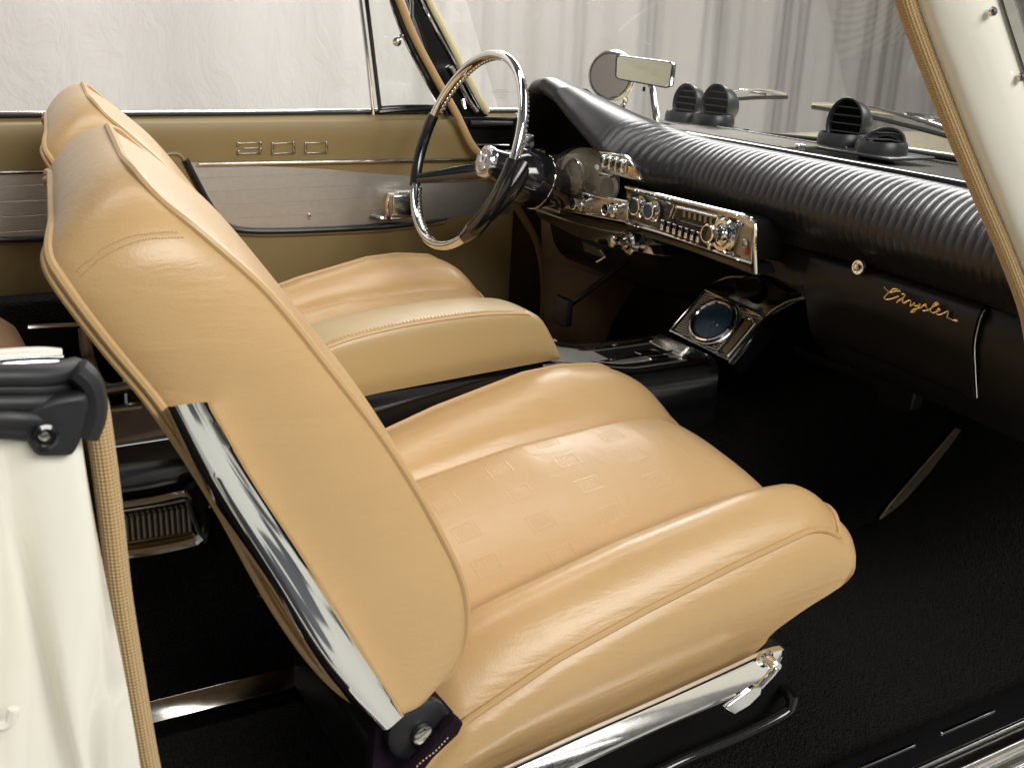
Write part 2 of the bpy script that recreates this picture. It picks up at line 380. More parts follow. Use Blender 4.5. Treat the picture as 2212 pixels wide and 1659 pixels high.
# backrest
FR = [(0, .215, .520), (.05, .250, .540), (.11, .262, .580), (.2, .257, .636), (.31, .226, .709), (.46, .174, .805), (.60, .114, .894), (.73, .057, .973), (.84, .006, 1.024), (.93, -.026, 1.053), (1, -.044, 1.071)]
RE = [(0, .172, .500), (.1, .130, .545), (.2, .095, .60), (.31, .058, .675), (.46, .012, .785), (.60, -.034, .878), (.73, -.070, .936), (.84, -.102, .990), (.93, -.111, 1.010), (1, -.106, 1.022)]
def F_(h): return np.array([itp2(h, FRs, 1), 0, itp2(h, FRs, 2)])
def R_(h): return np.array([itp2(h, REs, 1), 0, itp2(h, REs, 2)])
def itp2(h, A, k): return float(np.interp(h, A[:, 0], A[:, k]))
FRs = cr_(FR, 80); REs = cr_(RE, 80)
FRs[:, 0] = np.maximum.accumulate(FRs[:, 0]); REs[:, 0] = np.maximum.accumulate(REs[:, 0])
BN, BF = -.615, -.125; BC = (BN+BF)/2
loop = []
for h in np.linspace(.0, .76, 46): loop.append((h, BN+.012*h**2))
for a in np.linspace(0, math.pi/2, 22)[1:]: loop.append((.76+.24*math.sin(a), BN+.012*.58+.004*math.sin(a)+.118*(1-math.cos(a))**1.15))
half = loop[:]
for y in np.linspace(half[-1][1], 2*BC-half[-1][1], 8)[1:-1]: loop.append((1, y))
loop += [(h, 2*BC-y) for h, y in half[::-1]]
for y in np.linspace(BF, BN, 20)[1:-1]: loop.append((-.0, y))
nl = len(loop)
def bp(h, y, t):
    a = F_(h); b = R_(h); p = a*(1-t)+b*t; p[1] = y; p[0] += .13*(y-BN); return p
def outward(i):
    h0, y0 = loop[(i-1) % nl]; h1, y1 = loop[(i+1) % nl]
    dh, dy = (h1-h0)*.62, (y1-y0); n = math.hypot(dh, dy)+1e-9
    # tangent (dh,dy) -> outward normal (lateral, height)
    return np.array([0, -dh/n, 0])+(dy/n)*np.array([-.42, 0, .9])
box = []
NT = 20
for k in range(NT+1):
    t = k/NT; s = .5-.5*math.cos(math.pi*t); r = []
    for i, (h, y) in enumerate(loop):
        b = (.019-.004*smooth((h-.6)/.4))*math.sin(math.pi*s)**.55
        r.append(bp(h, y, s)+outward(i)*b)
    box.append(r)
mb = MB(); mb.grid(box, False, True)
fdir = np.array([.80, 0, .60]); cF = None
def panel(side, bulge, n=18):
    rows = []
    for k in range(n+1):
        q = k/n; sc = 1-q; r = []
        for (h, y) in loop:
            hh = .5+(h-.5)*sc; yy = BC+(y-BC)*sc
            p = bp(hh, yy, 0 if side > 0 else 1)
            # keep straight seam position at the loop, bulge toward the middle
            r.append(p+fdir*side*bulge*(1-sc**5)*(1 if side < 0 else (.55+.45*math.sin(math.pi*min(1, max(0, hh))))))
        rows.append(r)
    return rows
mb.grid(panel(1, .013), False, True); mb.grid(panel(-1, .004), False, True)
back = mb.build('backrest', leather, seat, angle=80)
for t, rr in ((0, .0046), (1, .0046)):
    pts = [bp(h, y, t)+outward(i)*.002 for i, (h, y) in enumerate(loop)]
    # slight hand-sewn waver near the top corners
    pts = [p+np.array([0, 0, .0012])*math.sin(i*.55)*smooth((loop[i][0]-.7)/.2) for i, p in enumerate(pts)]
    MB().tube(pts, rr, 8, closed=True).build('backrest_piping', pipingm, seat)
MB().tube([bp(h, y, 1.05)+outward(i)*-.004 for i, (h, y) in enumerate(loop)], .0042, 8, closed=True).build('backrest_piping', pipingm, seat)
# double row of stitches across the side panel
mb = MB()
for off in (0, .011):
    pts = []
    for k in range(41):
        t = .12+.76*k/40; s = t
        h = .83+.035*math.sin(math.pi*t)+off
        i = min(range(45, 70), key=lambda q: abs(loop[q][0]-h)); b = (.019-.004*smooth((h-.6)/.4))*math.sin(math.pi*s)**.55
        pts.append(bp(h, np.interp(h, [l[0] for l in half], [l[1] for l in half]), s)+outward(i)*(b+.0006))
    for k in range(40):
        a, b = pts[k], pts[k+1]; mb.tube([a*.85+b*.15, a*.3+b*.7], .0007, 5)
mb.build('stitching', thread, seat)

# chrome trim down the outer rear edge of the backrest
def pl(pts, Y, n=50): return cr_([at(x, y, Y=Y) for x, y in pts], n)
ctr = [pl([(353, 886), (446, 1060), (566, 1250), (696, 1450), (808, 1568)], -.618),
       pl([(364, 878), (458, 1052), (578, 1242), (704, 1442), (819, 1573)], -.656),
       pl([(374, 878), (468, 1052), (588, 1242), (714, 1442), (828, 1578)], -.661),
       pl([(388, 875), (482, 1048), (602, 1234), (727, 1434), (840, 1574)], -.664),
       pl([(440, 869), (532, 1028), (650, 1210), (772, 1405), (868, 1550)], -.663),
       pl([(456, 870), (546, 1028), (664, 1208), (784, 1400), (878, 1546)], -.649),
       pl([(460, 874), (549, 1032), (667, 1212), (788, 1404), (879, 1552)], -.615)]
mb = MB(); mb.grid([cr_(np.array([c[i] for c in ctr]), 26) for i in range(50)])
n = 26; mb.f.append(tuple(range(0, n))); mb.f.append(tuple(range(49*n, 50*n))[::-1])
mb.build('chrome_side_trim', chrome, seat, angle=28)
# black hinge, felt flap and bracket under the backrest
hc = at(905, 1575, Y=-.628)
MB().lathe([(.001, .0), (.034, 0), (.036, .004), (.036, .014), (.030, .018), (.012, .018), (.0105, .021), (.001, .021)], hc+np.array([0, .012, 0]), (0, -1, 0), 40).build('hinge_wheel', rubber, seat)
MB().lathe([(.001, 0), (.0125, 0), (.0125, .006), (.009, .008), (.001, .008)], hc+np.array([0, -.008, 0]), (0, -1, 0), 24).build('hinge_bolt', chrome_d, seat)
fp = [(812, 1575), (860, 1560), (930, 1500), (945, 1500), (1003, 1563), (985, 1590), (905, 1670), (850, 1700), (800, 1700)]
mb = MB(); a = [at(x, y, Y=-.612) for x, y in fp]; mb.prism(a, (0, .02, 0)); mb.build('felt_flap', wovenbase, seat, smooth=False, bevel=.003)
mb = MB(); a = [at(x, y, Y=-.652) for x, y in [(1003, 1563), (990, 1588), (935, 1640), (905, 1680), (862, 1690), (925, 1625), (960, 1578), (985, 1548)]]; mb.prism(a, (0, .014, 0)); mb.build('felt_flap', wovenbase, seat, smooth=False, bevel=.003)
st = cr_([at(x, y, Y=-.6535) for x, y in [(968, 1592), (940, 1622), (905, 1650), (880, 1685)]], 30); mb = MB()
for k in range(0, 29, 2): mb.tube([st[k], st[k+1]], .0008, 5)
mb.build('stitching', thread, seat)
# base under cushion: chrome valance, lever, black plinth, rail
va = [(1040, 1688), (1250, 1590), (1450, 1502), (1600, 1434), (1665, 1404), (1690, 1399)]
vb = [(1120, 1712), (1300, 1630), (1450, 1562), (1540, 1523), (1626, 1486), (1668, 1450), (1686, 1418)]
A = pl(va, -.652, 40); B = pl(vb, -.652, 40)
rows = []
for k in range(40):
    a, b = A[k], B[k]; o = np.array([0, -1, 0])
    rows.append([a+(0, .005, .0005), a, a+o*.003+(b-a)*.03, a+o*.003+(b-a)*.09, a+o*.0006+(b-a)*.12, a+o*.0004+(b-a)*.5, a+o*.0006+(b-a)*.88, a+o*.003+(b-a)*.90, a+o*.003+(b-a)*.97, b, b+(0, .005, -.0005)])
mb = MB().grid(rows); mb.f.append(tuple(range(39*11, 40*11))); mb.build('chrome_valance', chrome, seat, angle=25)
pv = at(1667, 1432, Y=-.672)
MB().lathe([(.001, 0), (.011, 0), (.012, .003), (.012, .006), (.008, .008), (.008, .020), (.009, .024), (.006, .027), (.001, .027)], pv+np.array([0, .016, 0]), (0, -1, 0), 28).build('lever_pivot', chrome, seat)
lp = [at(x, y, Y=-.694) for x, y in [(1676, 1440), (1668, 1452), (1652, 1470), (1640, 1484)]]
mb = MB().tube(cr_(lp, 14), np.linspace(.0055, .0045, 14), 12)
pd = [at(x, y, Y=-.698) for x, y in [(1628, 1484), (1648, 1482), (1644, 1500), (1620, 1524), (1586, 1544), (1566, 1530), (1596, 1508)]]
mb.prism(pd, (0, .006, .001)); mb.build('recline_lever', chrome, seat, bevel=.0015, angle=40)
mb = MB(); pb = [(.30, .275), (.79, .275), (.775, .40), (.74, .43), (.30, .37), (.22, .33), (.2, .275)]
mb.prism([(x, -.605, z) for x, z in pb], (0, .46, 0)); mb.build('seat_plinth', blackm, seat, bevel=.006)
MB().tube(cr_([at(x, y, Y=-.64) for x, y in [(1380, 1690), (1480, 1640), (1600, 1590), (1680, 1550), (1708, 1530), (1712, 1510)]]+[np.array([.80, -.55, .32])], 40), .0085, 12).build('seat_rail', blackp, seat)

# driver's seat: same seat on its own base
skip = {'chrome_side_trim', 'hinge_wheel', 'hinge_bolt', 'felt_flap', 'recline_lever', 'lever_pivot', 'chrome_valance', 'seat_rail'}
ds = seat.copy(); col.objects.link(ds); ds.parent = car; TH = math.radians(-3.2); RZ = np.array([[math.cos(TH), -math.sin(TH)], [math.sin(TH), math.cos(TH)]])
LD = np.array([.852, .62])-RZ@np.array([.80, -.13]); ds.location = (LD[0], LD[1], .022); ds.rotation_euler = (0, 0, TH)
for ch in list(seat.children):
    if ch.name.split('.')[0] in skip: continue
    c = ch.copy(); col.objects.link(c); c.parent = ds
    if ch.name.startswith('backrest') or (ch.name.startswith('stitching')): cxy = RZ.T@(np.array([.094, .75])-LD); c.location = (cxy[0], cxy[1], -.030); c.rotation_euler = (0, 0, -TH)
tag(ds, 'driver bucket seat beyond the centre armrest')
for s in (seat, ds): s['group'] = 'front bucket seats'

# ---------------------------------------------- rear seat
mb = MB(); rows = []
for i in range(26):
    a = i/25*math.pi; 
    for_x = .0
def rpt(x, y, Yv): return at(x, y, Y=Yv)
sec = [(-.95, .42), (-.95, .62), (-.80, .66), (-.60, .655), (-.30, .66), (-.215, .655), (-.165, .625), (-.15, .57), (-.17, .50), (-.18, .38)]
rows = []
for k in range(30):
    y = .12+.55*k/29; e = 1-abs(2*k/29-1)**8; c = cr_([(x+.118, z) for x, z in sec], 46)
    rows.append([(px_-(1-e)*.02*(px_ > -.5), y, .40+(pz_-.40)*(.90+.10*e)+.018*math.sin(math.pi*k/29)*(pz_ > .6)) for px_, pz_ in c])
mb.grid(rows); mb.f.append(tuple(range(0, 46))); mb.f.append(tuple(range(29*46, 30*46)))
rear = mb.build('rear_seat', leather_dark, car)
for k in (0, 29): MB().tube(cr_([np.array(p) for p in rows[k]][2::3], 60), .005, 8).build('seat_piping', leather_dark, rear)

# ---------------------------------------------- carpet, tunnel, far footwell
mb = MB()
fx = [(-1.2, .257), (1.25, .257), (1.45, .28), (1.62, .42), (1.75, .62), (1.78, .80)]
rows = [[(x, y, z) for y in np.linspace(-.715, .76, 40)] for x, z in cr_(fx, 40)]
mb.grid(rows); carp = mb.build('floor_carpet', carpet, car)
tn = [(-.19, .255), (-.17, .36), (-.12, .47), (-.08, .50), (.08, .50), (.12, .47), (.17, .36), (.19, .255)]
rows = []
for x in np.linspace(-.2, 1.62, 30):
    up = smooth((x-1.0)/.6)*.12
    rows.append([(x, y, z+up*(z > .3)) for y, z in cr_(tn, 24)])
MB().grid(rows).build('tunnel', carpet, carp)
# metal carpet edging strips
def strip(a, b, wdt, m, name, parent, nrm=(0, 0, 1), th=.004):
    a = np.array(a); b = np.array(b); T = (b-a)/np.linalg.norm(b-a); n = np.array(nrm, float); n /= np.linalg.norm(n); S = np.cross(T, n)
    mb = MB(); mb.box((a+b)/2+n*th/2, (np.linalg.norm(b-a), wdt, th), np.array([T, S, n]).T, .0012)
    return mb.build(name, m, parent)
strip(at(672, 1452, Z=.285), at(250, 1558, Z=.285), .030, chrome_d, 'carpet_edge_strip', carp, (-.1, -.75, .65))
a, b = at(1907, 1122, Y=-.2), at(2078, 940, Y=-.2)
mb = MB(); mb.prism([at(x, y, Y=-.2) for x, y in [(1901, 1120), (1904, 1134), (1922, 1126), (1950, 1100), (2089, 933), (2066, 925), (1924, 1088)]], (0, .004, 0)); mb.build('carpet_edge_strip', mat('bronze_strip', (.36, .29, .18), .35, .6, var=(40, .25)), carp, bevel=.001)
for q_ in ((1925, 1096), (2058, 944)): MB().lathe([(.001, 0), (.003, 0), (.002, .002), (.001, .0022)], at(*q_, Y=-.202), (0, -1, 0), 12).build('strip_screw', chrome, carp)
MB().tube(cr_([at(1860, 1160, Y=-.19), at(1893, 1140, Y=-.19), a+np.array([0, .0, 0])], 12), .007, 8).build('carpet_edge_strip', blackm, carp)
MB().tube([at(556, 1287, Y=-.35), at(592, 1295, Y=-.35)], .0012, 6).build('loose_clip', chrome_d, carp)
# far kick panel and its brown carpet
mb = MB(); kp = [(1172, 470), (1170, 560), (1172, 670), (1174, 720)]
mb.grid([[at(1168, 455, Y=.70), at(1300, 520, Y=.62), at(1415, 540, Y=.55)], [at(1172, 560, Y=.70), at(1300, 600, Y=.62), at(1385, 600, Y=.52)], [at(1176, 670, Y=.66), at(1280, 680, Y=.54), at(1330, 690, Y=.46)], [at(1180, 760, Y=.60), at(1260, 770, Y=.50), at(1300, 760, Y=.42)]])
kpo = mb.build('kick_panel', kick, car); so = kpo.modifiers.new('s', 'SOLIDIFY'); so.thickness = .006
MB().tube(cr_([at(x, y, Y=.74) for x, y in [(1098, 420), (1130, 470), (1158, 520), (1172, 580), (1174, 660), (1170, 720)]], 40), .009, 10).build('windlace', mat('dark_tan_welt', (.22, .14, .06), .7), car)
# pedal
mb = MB(); p0, p1 = at(1360, 560, Y=.30), at(1215, 672, Y=.36)
mb.tube([p0, p1], .011, 8, flat=.5); pe = mb.build('brake_pedal', blackm, car)
MB().box(p1, (.02, .055, .06), None, .005).build('pedal_pad', rubber, pe)

# ---------------------------------------------- far door
DY = .75
prof = [(.78, .24), (.760, .40), (.757, .60), (.752, .72), (.750, .80), (.748, .87), (.742, .93), (.740, .962), (.748, .980), (.766, .988), (.80, .989)]
pc = cr_(prof, 40)
rows = [[(x, y-.004*math.sin((x-.3)*2), z) for y, z in pc] for x in np.linspace(.17, 1.10, 40)]
door = MB().grid(rows).build('driver_door', gold_vinyl, car); tag(door, 'far driver door with gold vinyl panel and brushed metal inlay')
# raised gold flange round the metal inlay, with black welt
ol = [(360, 334), (384, 334), (400, 346), (420, 385), (450, 440), (478, 478), (505, 494), (560, 499), (700, 496), (850, 488), (935, 480), (966, 472)]
path = cr_([at(x, y, Y=.742) for x, y in ol[2:]], 90)
MB().tube(path, np.concatenate([np.full(70, .0095), np.linspace(.0095, .003, 20)]), 10, flat=.8).build('black_welt', blackv, door)
fl_ = cr_([at(x, y, Y=.744) for x, y in [(300, 345), (352, 335), (384, 333), (396, 344), (414, 385), (444, 442), (472, 481), (502, 500), (560, 506), (700, 503), (850, 495), (960, 480)]], 90)
MB().tube(fl_, .0045, 8).build('panel_flange', gold_vinyl, door)
# gold wedge behind the inlay edge
mb = MB(); mb.prism([at(x, y, Y=.743) for x, y in [(300, 342), (352, 335), (384, 334), (396, 346), (415, 388), (443, 442), (470, 480), (380, 480), (250, 420)]], (0, .012, 0)); mb.build('side_cushion', gold_vinyl, door, bevel=.003)
def inlay_mat():
    m = brushed.copy(); m.name = 'lined_brushed_aluminium'; n = m.node_tree; b = n.nodes['Principled BSDF']
    tc = n.nodes.new('ShaderNodeTexCoord'); sp = n.nodes.new('ShaderNodeSeparateXYZ'); n.links.new(tc.outputs['Object'], sp.inputs[0])
    f = M_(n, 'ABSOLUTE', M_(n, 'SUBTRACT', M_(n, 'FRACT', M_(n, 'DIVIDE', sp.outputs[2], .0292)), .5))
    ln = M_(n, 'LESS_THAN', f, .03); bp = n.nodes.new('ShaderNodeBump'); bp.inputs['Distance'].default_value = .002; bp.invert = True; bp.inputs['Strength'].default_value = .5
    n.links.new(ln, bp.inputs['Height']); n.links.new(bp.outputs[0], b.inputs['Normal']); return m
inlay_m = inlay_mat()
poly = [(400, 352), (420, 385), (450, 440), (478, 476), (505, 490), (560, 495), (700, 492), (850, 484), (940, 474), (1000, 466), (1100, 462), (1100, 345), (700, 350)]
mb = MB(); mb.prism([at(x, y, Y=.7455) for x, y in poly], (0, .012, 0)); mb.build('metal_inlay', inlay_m, door, smooth=False)
cs = [at(x, y, Y=.738) for x, y in [(428, 355), (520, 353), (700, 350), (900, 347), (1045, 345)]]
MB().tube(cr_(cs, 40), .0058, 10, flat=.75).build('chrome_strip', chrome_d, door)
# 300 badge: three framed digits
def digit(cx, cy, three=False):
    mb = MB(); c = at(cx, cy, Y=.742); hw, hh = .0235, .0105
    def bar(x0, z0, x1, z1, t=.0035, th=.006): mb.box((c[0]+(x0+x1)/2, .739, c[2]+(z0+z1)/2), (abs(x1-x0)+t, th, abs(z1-z0)+t), None, .001)
    bar(-hw, hh, hw, hh, .0013); bar(-hw, -hh, hw, -hh, .0013)
    if three:
        bar(-.012, 0, hw, 0, .0013); bar(hw, hh, hw, .002, .0045); bar(hw, -hh, hw, -.002, .0045); bar(-hw, hh, -hw, hh-.004, .0045); bar(-hw, -hh, -hw, -hh+.004, .0045)
    else:
        bar(-hw, hh, -hw, -hh, .0048); bar(hw, hh, hw, -hh, .0048)
    return mb.build('badge_digit', chrome_d, door)
digit(538, 320, True); digit(611, 320); digit(682, 319)
# door pull / window crank box
c = at(858, 440, Y=.735)
MB().box(c+np.array([.0, -.012, 0]), (.05, .035, .052), None, .006).build('ashtray_box', chrome_s, door)
hb = c+np.array([.0, -.024, .028]); mb = MB()
for k in range(5): mb.box(hb+np.array([-.012+.008*k, 0, .002]), (.005, .026, .004), None, .001)
mb.build('ribbed_lid', chrome, door)
mb = MB().tube(cr_([at(840, 424, Y=.70), at(836, 440, Y=.70), at(838, 468, Y=.705), at(842, 474, Y=.72)], 16), .006, 8, flat=.6)
mb.tube(cr_([at(800, 468, Y=.735), at(830, 472, Y=.722), at(905, 468, Y=.72)], 16), .0055, 8)
mb.build('door_handle', chrome, door)
MB().box(at(668, 468, Y=.742), (.006, .006, .014), None, .0015).build('lock_pin', chrome_s, door)
# belt moulding, glass channel
MB().box((.45, .775, .9935), (1.4, .03, .008), None, .003).build('belt_molding', chrome, door)
MB().box((.45, .757, .990), (1.4, .006, .006), None, .001).build('glass_seal', rubber, door)
# vent window
def bar3(pts, r, m, name, par, n=24, flat=1, rn=10): return MB().tube(cr_([at(x, y, Y=Yv) for x, y, Yv in pts], n), r, rn, flat=flat).build(name, m, par)
bar3([(770, -60, .735), (790, 100, .735), (806, 248, .735)], .0075, chrome, 'vent_division_bar', door, flat=.5)
bar3([(784, -60, .735), (804, 100, .735), (822, 248, .735)], .0065, blackp, 'vent_division_bar', door, flat=.7)
bar3([(835, -60, .735), (856, 20, .735), (893, 110, .735), (968, 250, .735)], .0085, blackp, 'vent_window_frame', door)
bar3([(828, -60, .733), (848, 20, .733), (882, 105, .733), (955, 242, .733)], .0022, chrome, 'vent_window_frame', door)
bar3([(818, 243, .732), (880, 238, .732), (962, 236, .732)], .007, blackp, 'vent_window_frame', door)
bar3([(820, 232, .732), (880, 229, .732), (945, 229, .732)], .0025, chrome, 'vent_window_frame', door)
vg = MB(); vg.prism([at(x, y, Y=.742) for x, y in [(772, -60), (815, 245), (965, 245), (860, 30), (832, -60)]], (0, .004, 0)); vg.build('vent_glass', glass, door, smooth=False)
mb = MB().lathe([(.001, 0), (.007, .001), (.0095, .004), (.0095, .008), (.006, .011), (.001, .012)], at(857, 90, Y=.725)+np.array([0, 0, 0]), (-.3, -1, -.1), 20)
mb.tube([at(857, 88, Y=.725), at(866, 78, Y=.728), at(872, 80, Y=.733)], .004, 8); mb.build('vent_latch', chrome, door)

# rear quarter inner panel
pr2 = cr_([(y+.004, z) for y, z in prof], 40)
rows = [[(x, y, z) for y, z in pr2] for x in np.linspace(-1.5, .165, 30)]
q = MB().grid(rows).build('rear_side_panel', gold_vinyl, car)
mb = MB(); mb.prism([at(x, y, Y=.745) for x, y in [(-300, 378), (170, 372), (170, 513), (-300, 518)]], (0, .012, 0)); mb.build('metal_inlay', inlay_m, q, smooth=False)
MB().tube([at(-300, 378, Y=.742), at(170, 370, Y=.742)], .0058, 10, flat=.75).build('chrome_strip', chrome_d, q)
MB().tube([at(-300, 522, Y=.742), at(170, 516, Y=.742)], .006, 10).build('black_welt', blackv, q)
MB().tube([at(-300, 252, Y=.78), at(104, 246, Y=.80)], .012, 10, flat=.6).build('belt_molding', cream, q)
MB().tube(cr_([at(180, 600, Y=.70), at(186, 750, Y=.62), at(215, 830, Y=.55), at(250, 845, Y=.5)], 30), .012, 10).build('windlace', mat('brown_welt', (.10, .055, .028), .7), q)
MB().box((-.5, .70, .455), (1.30, .06, .40), None, .01).build('lower_carpet', carpet, q)
MB().tube([at(60, 708, Y=.60), at(195, 702, Y=.60)], .006, 8).build('sill_strip', chrome_d, q)

# ---------------------------------------------- body: pillars, sill, hood
body = MB()
# near B-pillar jamb, creased pressing
cols_ = [(-330, -.86), (-190, -.845), (-90, -.80), (-40, -.815), (10, -.79), (62, -.775), (112, -.782), (157, -.768), (190, -.760)]
rows = []
for zi in range(30):
    t = zi/29; z = .955-.50*t; r = []
    for k, (pxl, yy) in enumerate(cols_):
        xx = -.148+(pxl-110)/1e3*.42+.006*math.sin(t*5+k)*(1 if k % 2 else -1)+.035*t*t*.6
        r.append(np.array((xx, yy+(.010 if k < 8 else .002)*math.sin(t*6+k*1.3), z)))
    rows.append(cr_(r, 50))
body.grid(rows)
bo = body.build('body_jamb', cream, car, angle=80)
# B-pillar top: trim, striker bracket of rubber
mb = MB(); mb.tube(cr_([at(x, y, Y=-.72) for x, y in [(-120, 800), (0, 789), (90, 783), (136, 783)]], 30), .0052, 12); mb.build('pillar_top_molding', chrome, bo)
mb = MB(); mb.tube(cr_([at(x, y, Y=-.69) for x, y in [(-120, 788), (0, 777), (90, 772), (130, 775)]], 30), .008, 12); mb.build('pillar_top_trim', cream, bo)
mb = MB()
for (ya, yb, th) in (((0, 812), (168, 796), .013), ((0, 838), (170, 826), .009), ((-10, 868), (165, 850), .013), ((0, 900), (150, 896), .016), ((-10, 925), (140, 925), .012)):
    mb.tube(cr_([at(ya[0]-120, ya[1]+8, Y=-.775), at(ya[0], ya[1], Y=-.775), at(yb[0]*.6, (ya[1]+yb[1])/2+6, Y=-.77), at(yb[0], yb[1], Y=-.755)], 24), th*.75, 10, flat=.8)
mb.prism([at(x, y, Y=-.765) for x, y in [(-120, 830), (120, 800), (172, 800), (190, 900), (-120, 930)]], (0, .02, 0))
rb = mb.build('rubber_weatherstrip', rubber, bo, angle=60)
mb = MB(); mb.prism([at(x, y, Y=-.782) for x, y in [(30, 895), (60, 960), (80, 990), (160, 988), (182, 940), (196, 880), (190, 850), (120, 860)]], (0, .014, 0)); mb.build('striker_bracket', rubber, bo, bevel=.004, angle=40)
mb = MB().tube(cr_([at(x, y, Y=-.77) for x, y in [(165, 798), (190, 822), (202, 860), (200, 900), (185, 940)]], 24), .010, 10, flat=.9); mb.build('rubber_flap', rubber, bo)
MB().lathe([(.001, 0), (.0085, 0), (.0085, .004), (.006, .005), (.0055, .003), (.001, .003)], at(96, 942, Y=-.783), (.1, -1, .1), 24).build('bracket_screw', blackp, bo)
MB().lathe([(.001, 0), (.004, 0), (.003, .002), (.001, .0025)], at(96, 942, Y=-.788), (.1, -1, .1), 12).build('bracket_screw', chrome_d, bo)
MB().tube(cr_([at(x, y, Y=-.81) for x, y in [(-40, 1562), (0, 1568), (20, 1560), (30, 1530)]], 12), .004, 8).build('jamb_bracket', cream, bo)
windlace('windlace', [at(x, y, Y=-.735) for x, y in [(192, 835), (205, 870), (222, 980), (240, 1120), (258, 1280), (285, 1450), (318, 1640), (345, 1760)]], .0092, car)
# near A-pillar
ap = [(1935, -80), (1957, 0), (1985, 80), (2018, 166), (2062, 278), (2119, 416), (2180, 560), (2222, 680), (2240, 800)]
windlace('windlace', [at(x, y, Y=-.715) for x, y in ap], .0105, car)
APL = [at(x, y, Y=-.725) for x, y in ap]; rows = []
for p in cr_(APL, 50):
    rows.append(cr_([p+np.array(o) for o in [(.012, .020, 0), (.016, .004, 0), (.020, -.014, 0), (.045, -.034, .012), (.072, -.038, .022), (.085, -.030, .025), (.088, -.02, .026), (.092, -.03, .027), (.16, -.04, .04)]], 40))
pil = MB().grid(rows).build('windscreen_pillar', cream, car, angle=50); so = pil.modifiers.new('s', 'SOLIDIFY'); so.thickness = .004; so.offset = -1
rows = []
for p in cr_(APL, 50): rows.append([p+np.array(o) for o in [(.073, -.043, .022), (.078, -.050, .024), (.084, -.047, .026), (.086, -.041, .026), (.096, -.041, .028), (.099, -.047, .029), (.106, -.046, .031), (.12, -.04, .033)]])
ch = MB().grid(rows).build('glass_channel', chrome_s, pil, angle=30)
for (x, y) in ((2144, 26), (2206, 168)): MB().lathe([(.001, 0), (.005, 0), (.004, .0025), (.001, .003)], at(x, y, Y=-.768), (-.2, -1, 0), 14).build('channel_screw', chrome, pil)
# far A-pillar: tan windlace, black rubber, chrome and painted post
def fp_(pts, Yv, r, m, name, flat=1): return MB().tube(cr_([at(x, y, Y=Yv) for x, y in pts], 40), r, 12, flat=flat).build(name, m, car)
fpil = fp_([(835, -60), (862, 0), (895, 80), (940, 165), (985, 245), (1022, 318), (1050, 345), (1070, 380)], .715, .0085, windlace_m, 'windlace'); 
mb = MB(); mb.prism([at(x, y, Y=.745) for x, y in [(858, -60), (905, 60), (930, 140), (975, 250), (1045, 330), (1060, 262), (1050, 240), (985, 130), (915, -10), (895, -60)]], (0, .025, 0)); fpost = mb.build('windscreen_pillar', blackp, car, bevel=.004); tag(fpost, 'far black and chrome windscreen pillar'); tag(pil, 'near cream windscreen pillar')
bar3([(868, -60, .735), (889, 0, .735), (890, 40, .735), (898, 75, .735), (905, 110, .735), (918, 130, .735)], .0045, chrome, 'pillar_molding', fpost)
bar3([(890, -60, .738), (905, -10, .738), (940, 60, .738), (985, 140, .738), (1040, 240, .738)], .0035, chrome, 'pillar_molding', fpost)
bar3([(906, -60, .742), (927, 0, .742), (965, 75, .742), (1005, 155, .742), (1052, 243, .742)], .0085, cream_t, 'pillar_post', fpost)
bar3([(975, 145, .735), (1010, 215, .735), (1030, 243, .735)], .006, chrome_s, 'pillar_molding', fpost)
bar3([(1000, 215, .72), (1004, 236, .715)], .0045, chrome, 'pillar_latch', fpost)
# far cowl side trim, black
mb = MB(); mb.prism([at(x, y, Y=.735) for x, y in [(985, 252), (1130, 254), (1135, 420), (1090, 400), (1060, 350)]], (0, .02, 0)); sd = mb.build('cowl_side_trim', blackm, car, bevel=.004)
MB().tube([at(1015, 268, Y=.728), at(1110, 270, Y=.728)], .008, 10).build('cowl_side_roll', blackv, sd)
MB().tube([at(1025, 313, Y=.73), at(1100, 314, Y=.73)], .0016, 6).build('trim_line', chrome, sd)
MB().lathe([(.001, 0), (.004, 0), (.003, .002), (.001, .003)], at(1011, 314, Y=.735), (0, -1, 0), 14).build('trim_screw', chrome_d, sd)

# sill plate and rocker
def X_on(px_, py_, Z): return at(px_, py_, Z=Z)
x0, x1 = -.3, 1.6
sl = MB().box(((x0+x1)/2, -.736, .273), (x1-x0, .058, .03), None, .004).build('sill_plate', blackp, car)
MB().box(((x0+x1)/2, -.768, .2885), (x1-x0, .006, .006), None, .002).build('sill_molding', chrome, sl)
for a, b in (((1842, 1656), (1980, 1610)), ((2030, 1581), (2147, 1533))):
    p, q_ = at(*a, Z=.289), at(*b, Z=.289); MB().box((( p[0]+q_[0])/2, (p[1]+q_[1])/2-.001, .2885), (abs(q_[0]-p[0]), .0055, .0035), None, .0012).build('sill_insert', chrome, sl)
MB().box(((x0+x1)/2, -.784, .274), (x1-x0, .026, .026), None, .006).build('sill_face', chrome_s, sl)
MB().box(((x0+x1)/2, -.806, .256), (x1-x0, .012, .010), None, .003).build('sill_molding', chrome, sl)
MB().box(((x0+x1)/2, -.838, .205), (x1-x0, .05, .10), None, .008).build('rocker_panel', cream, car)
mb = MB().tube([at(2110, 1700, Z=.27), at(2160, 1625, Z=.30), at(2215, 1545, Z=.34)], .009, 10)
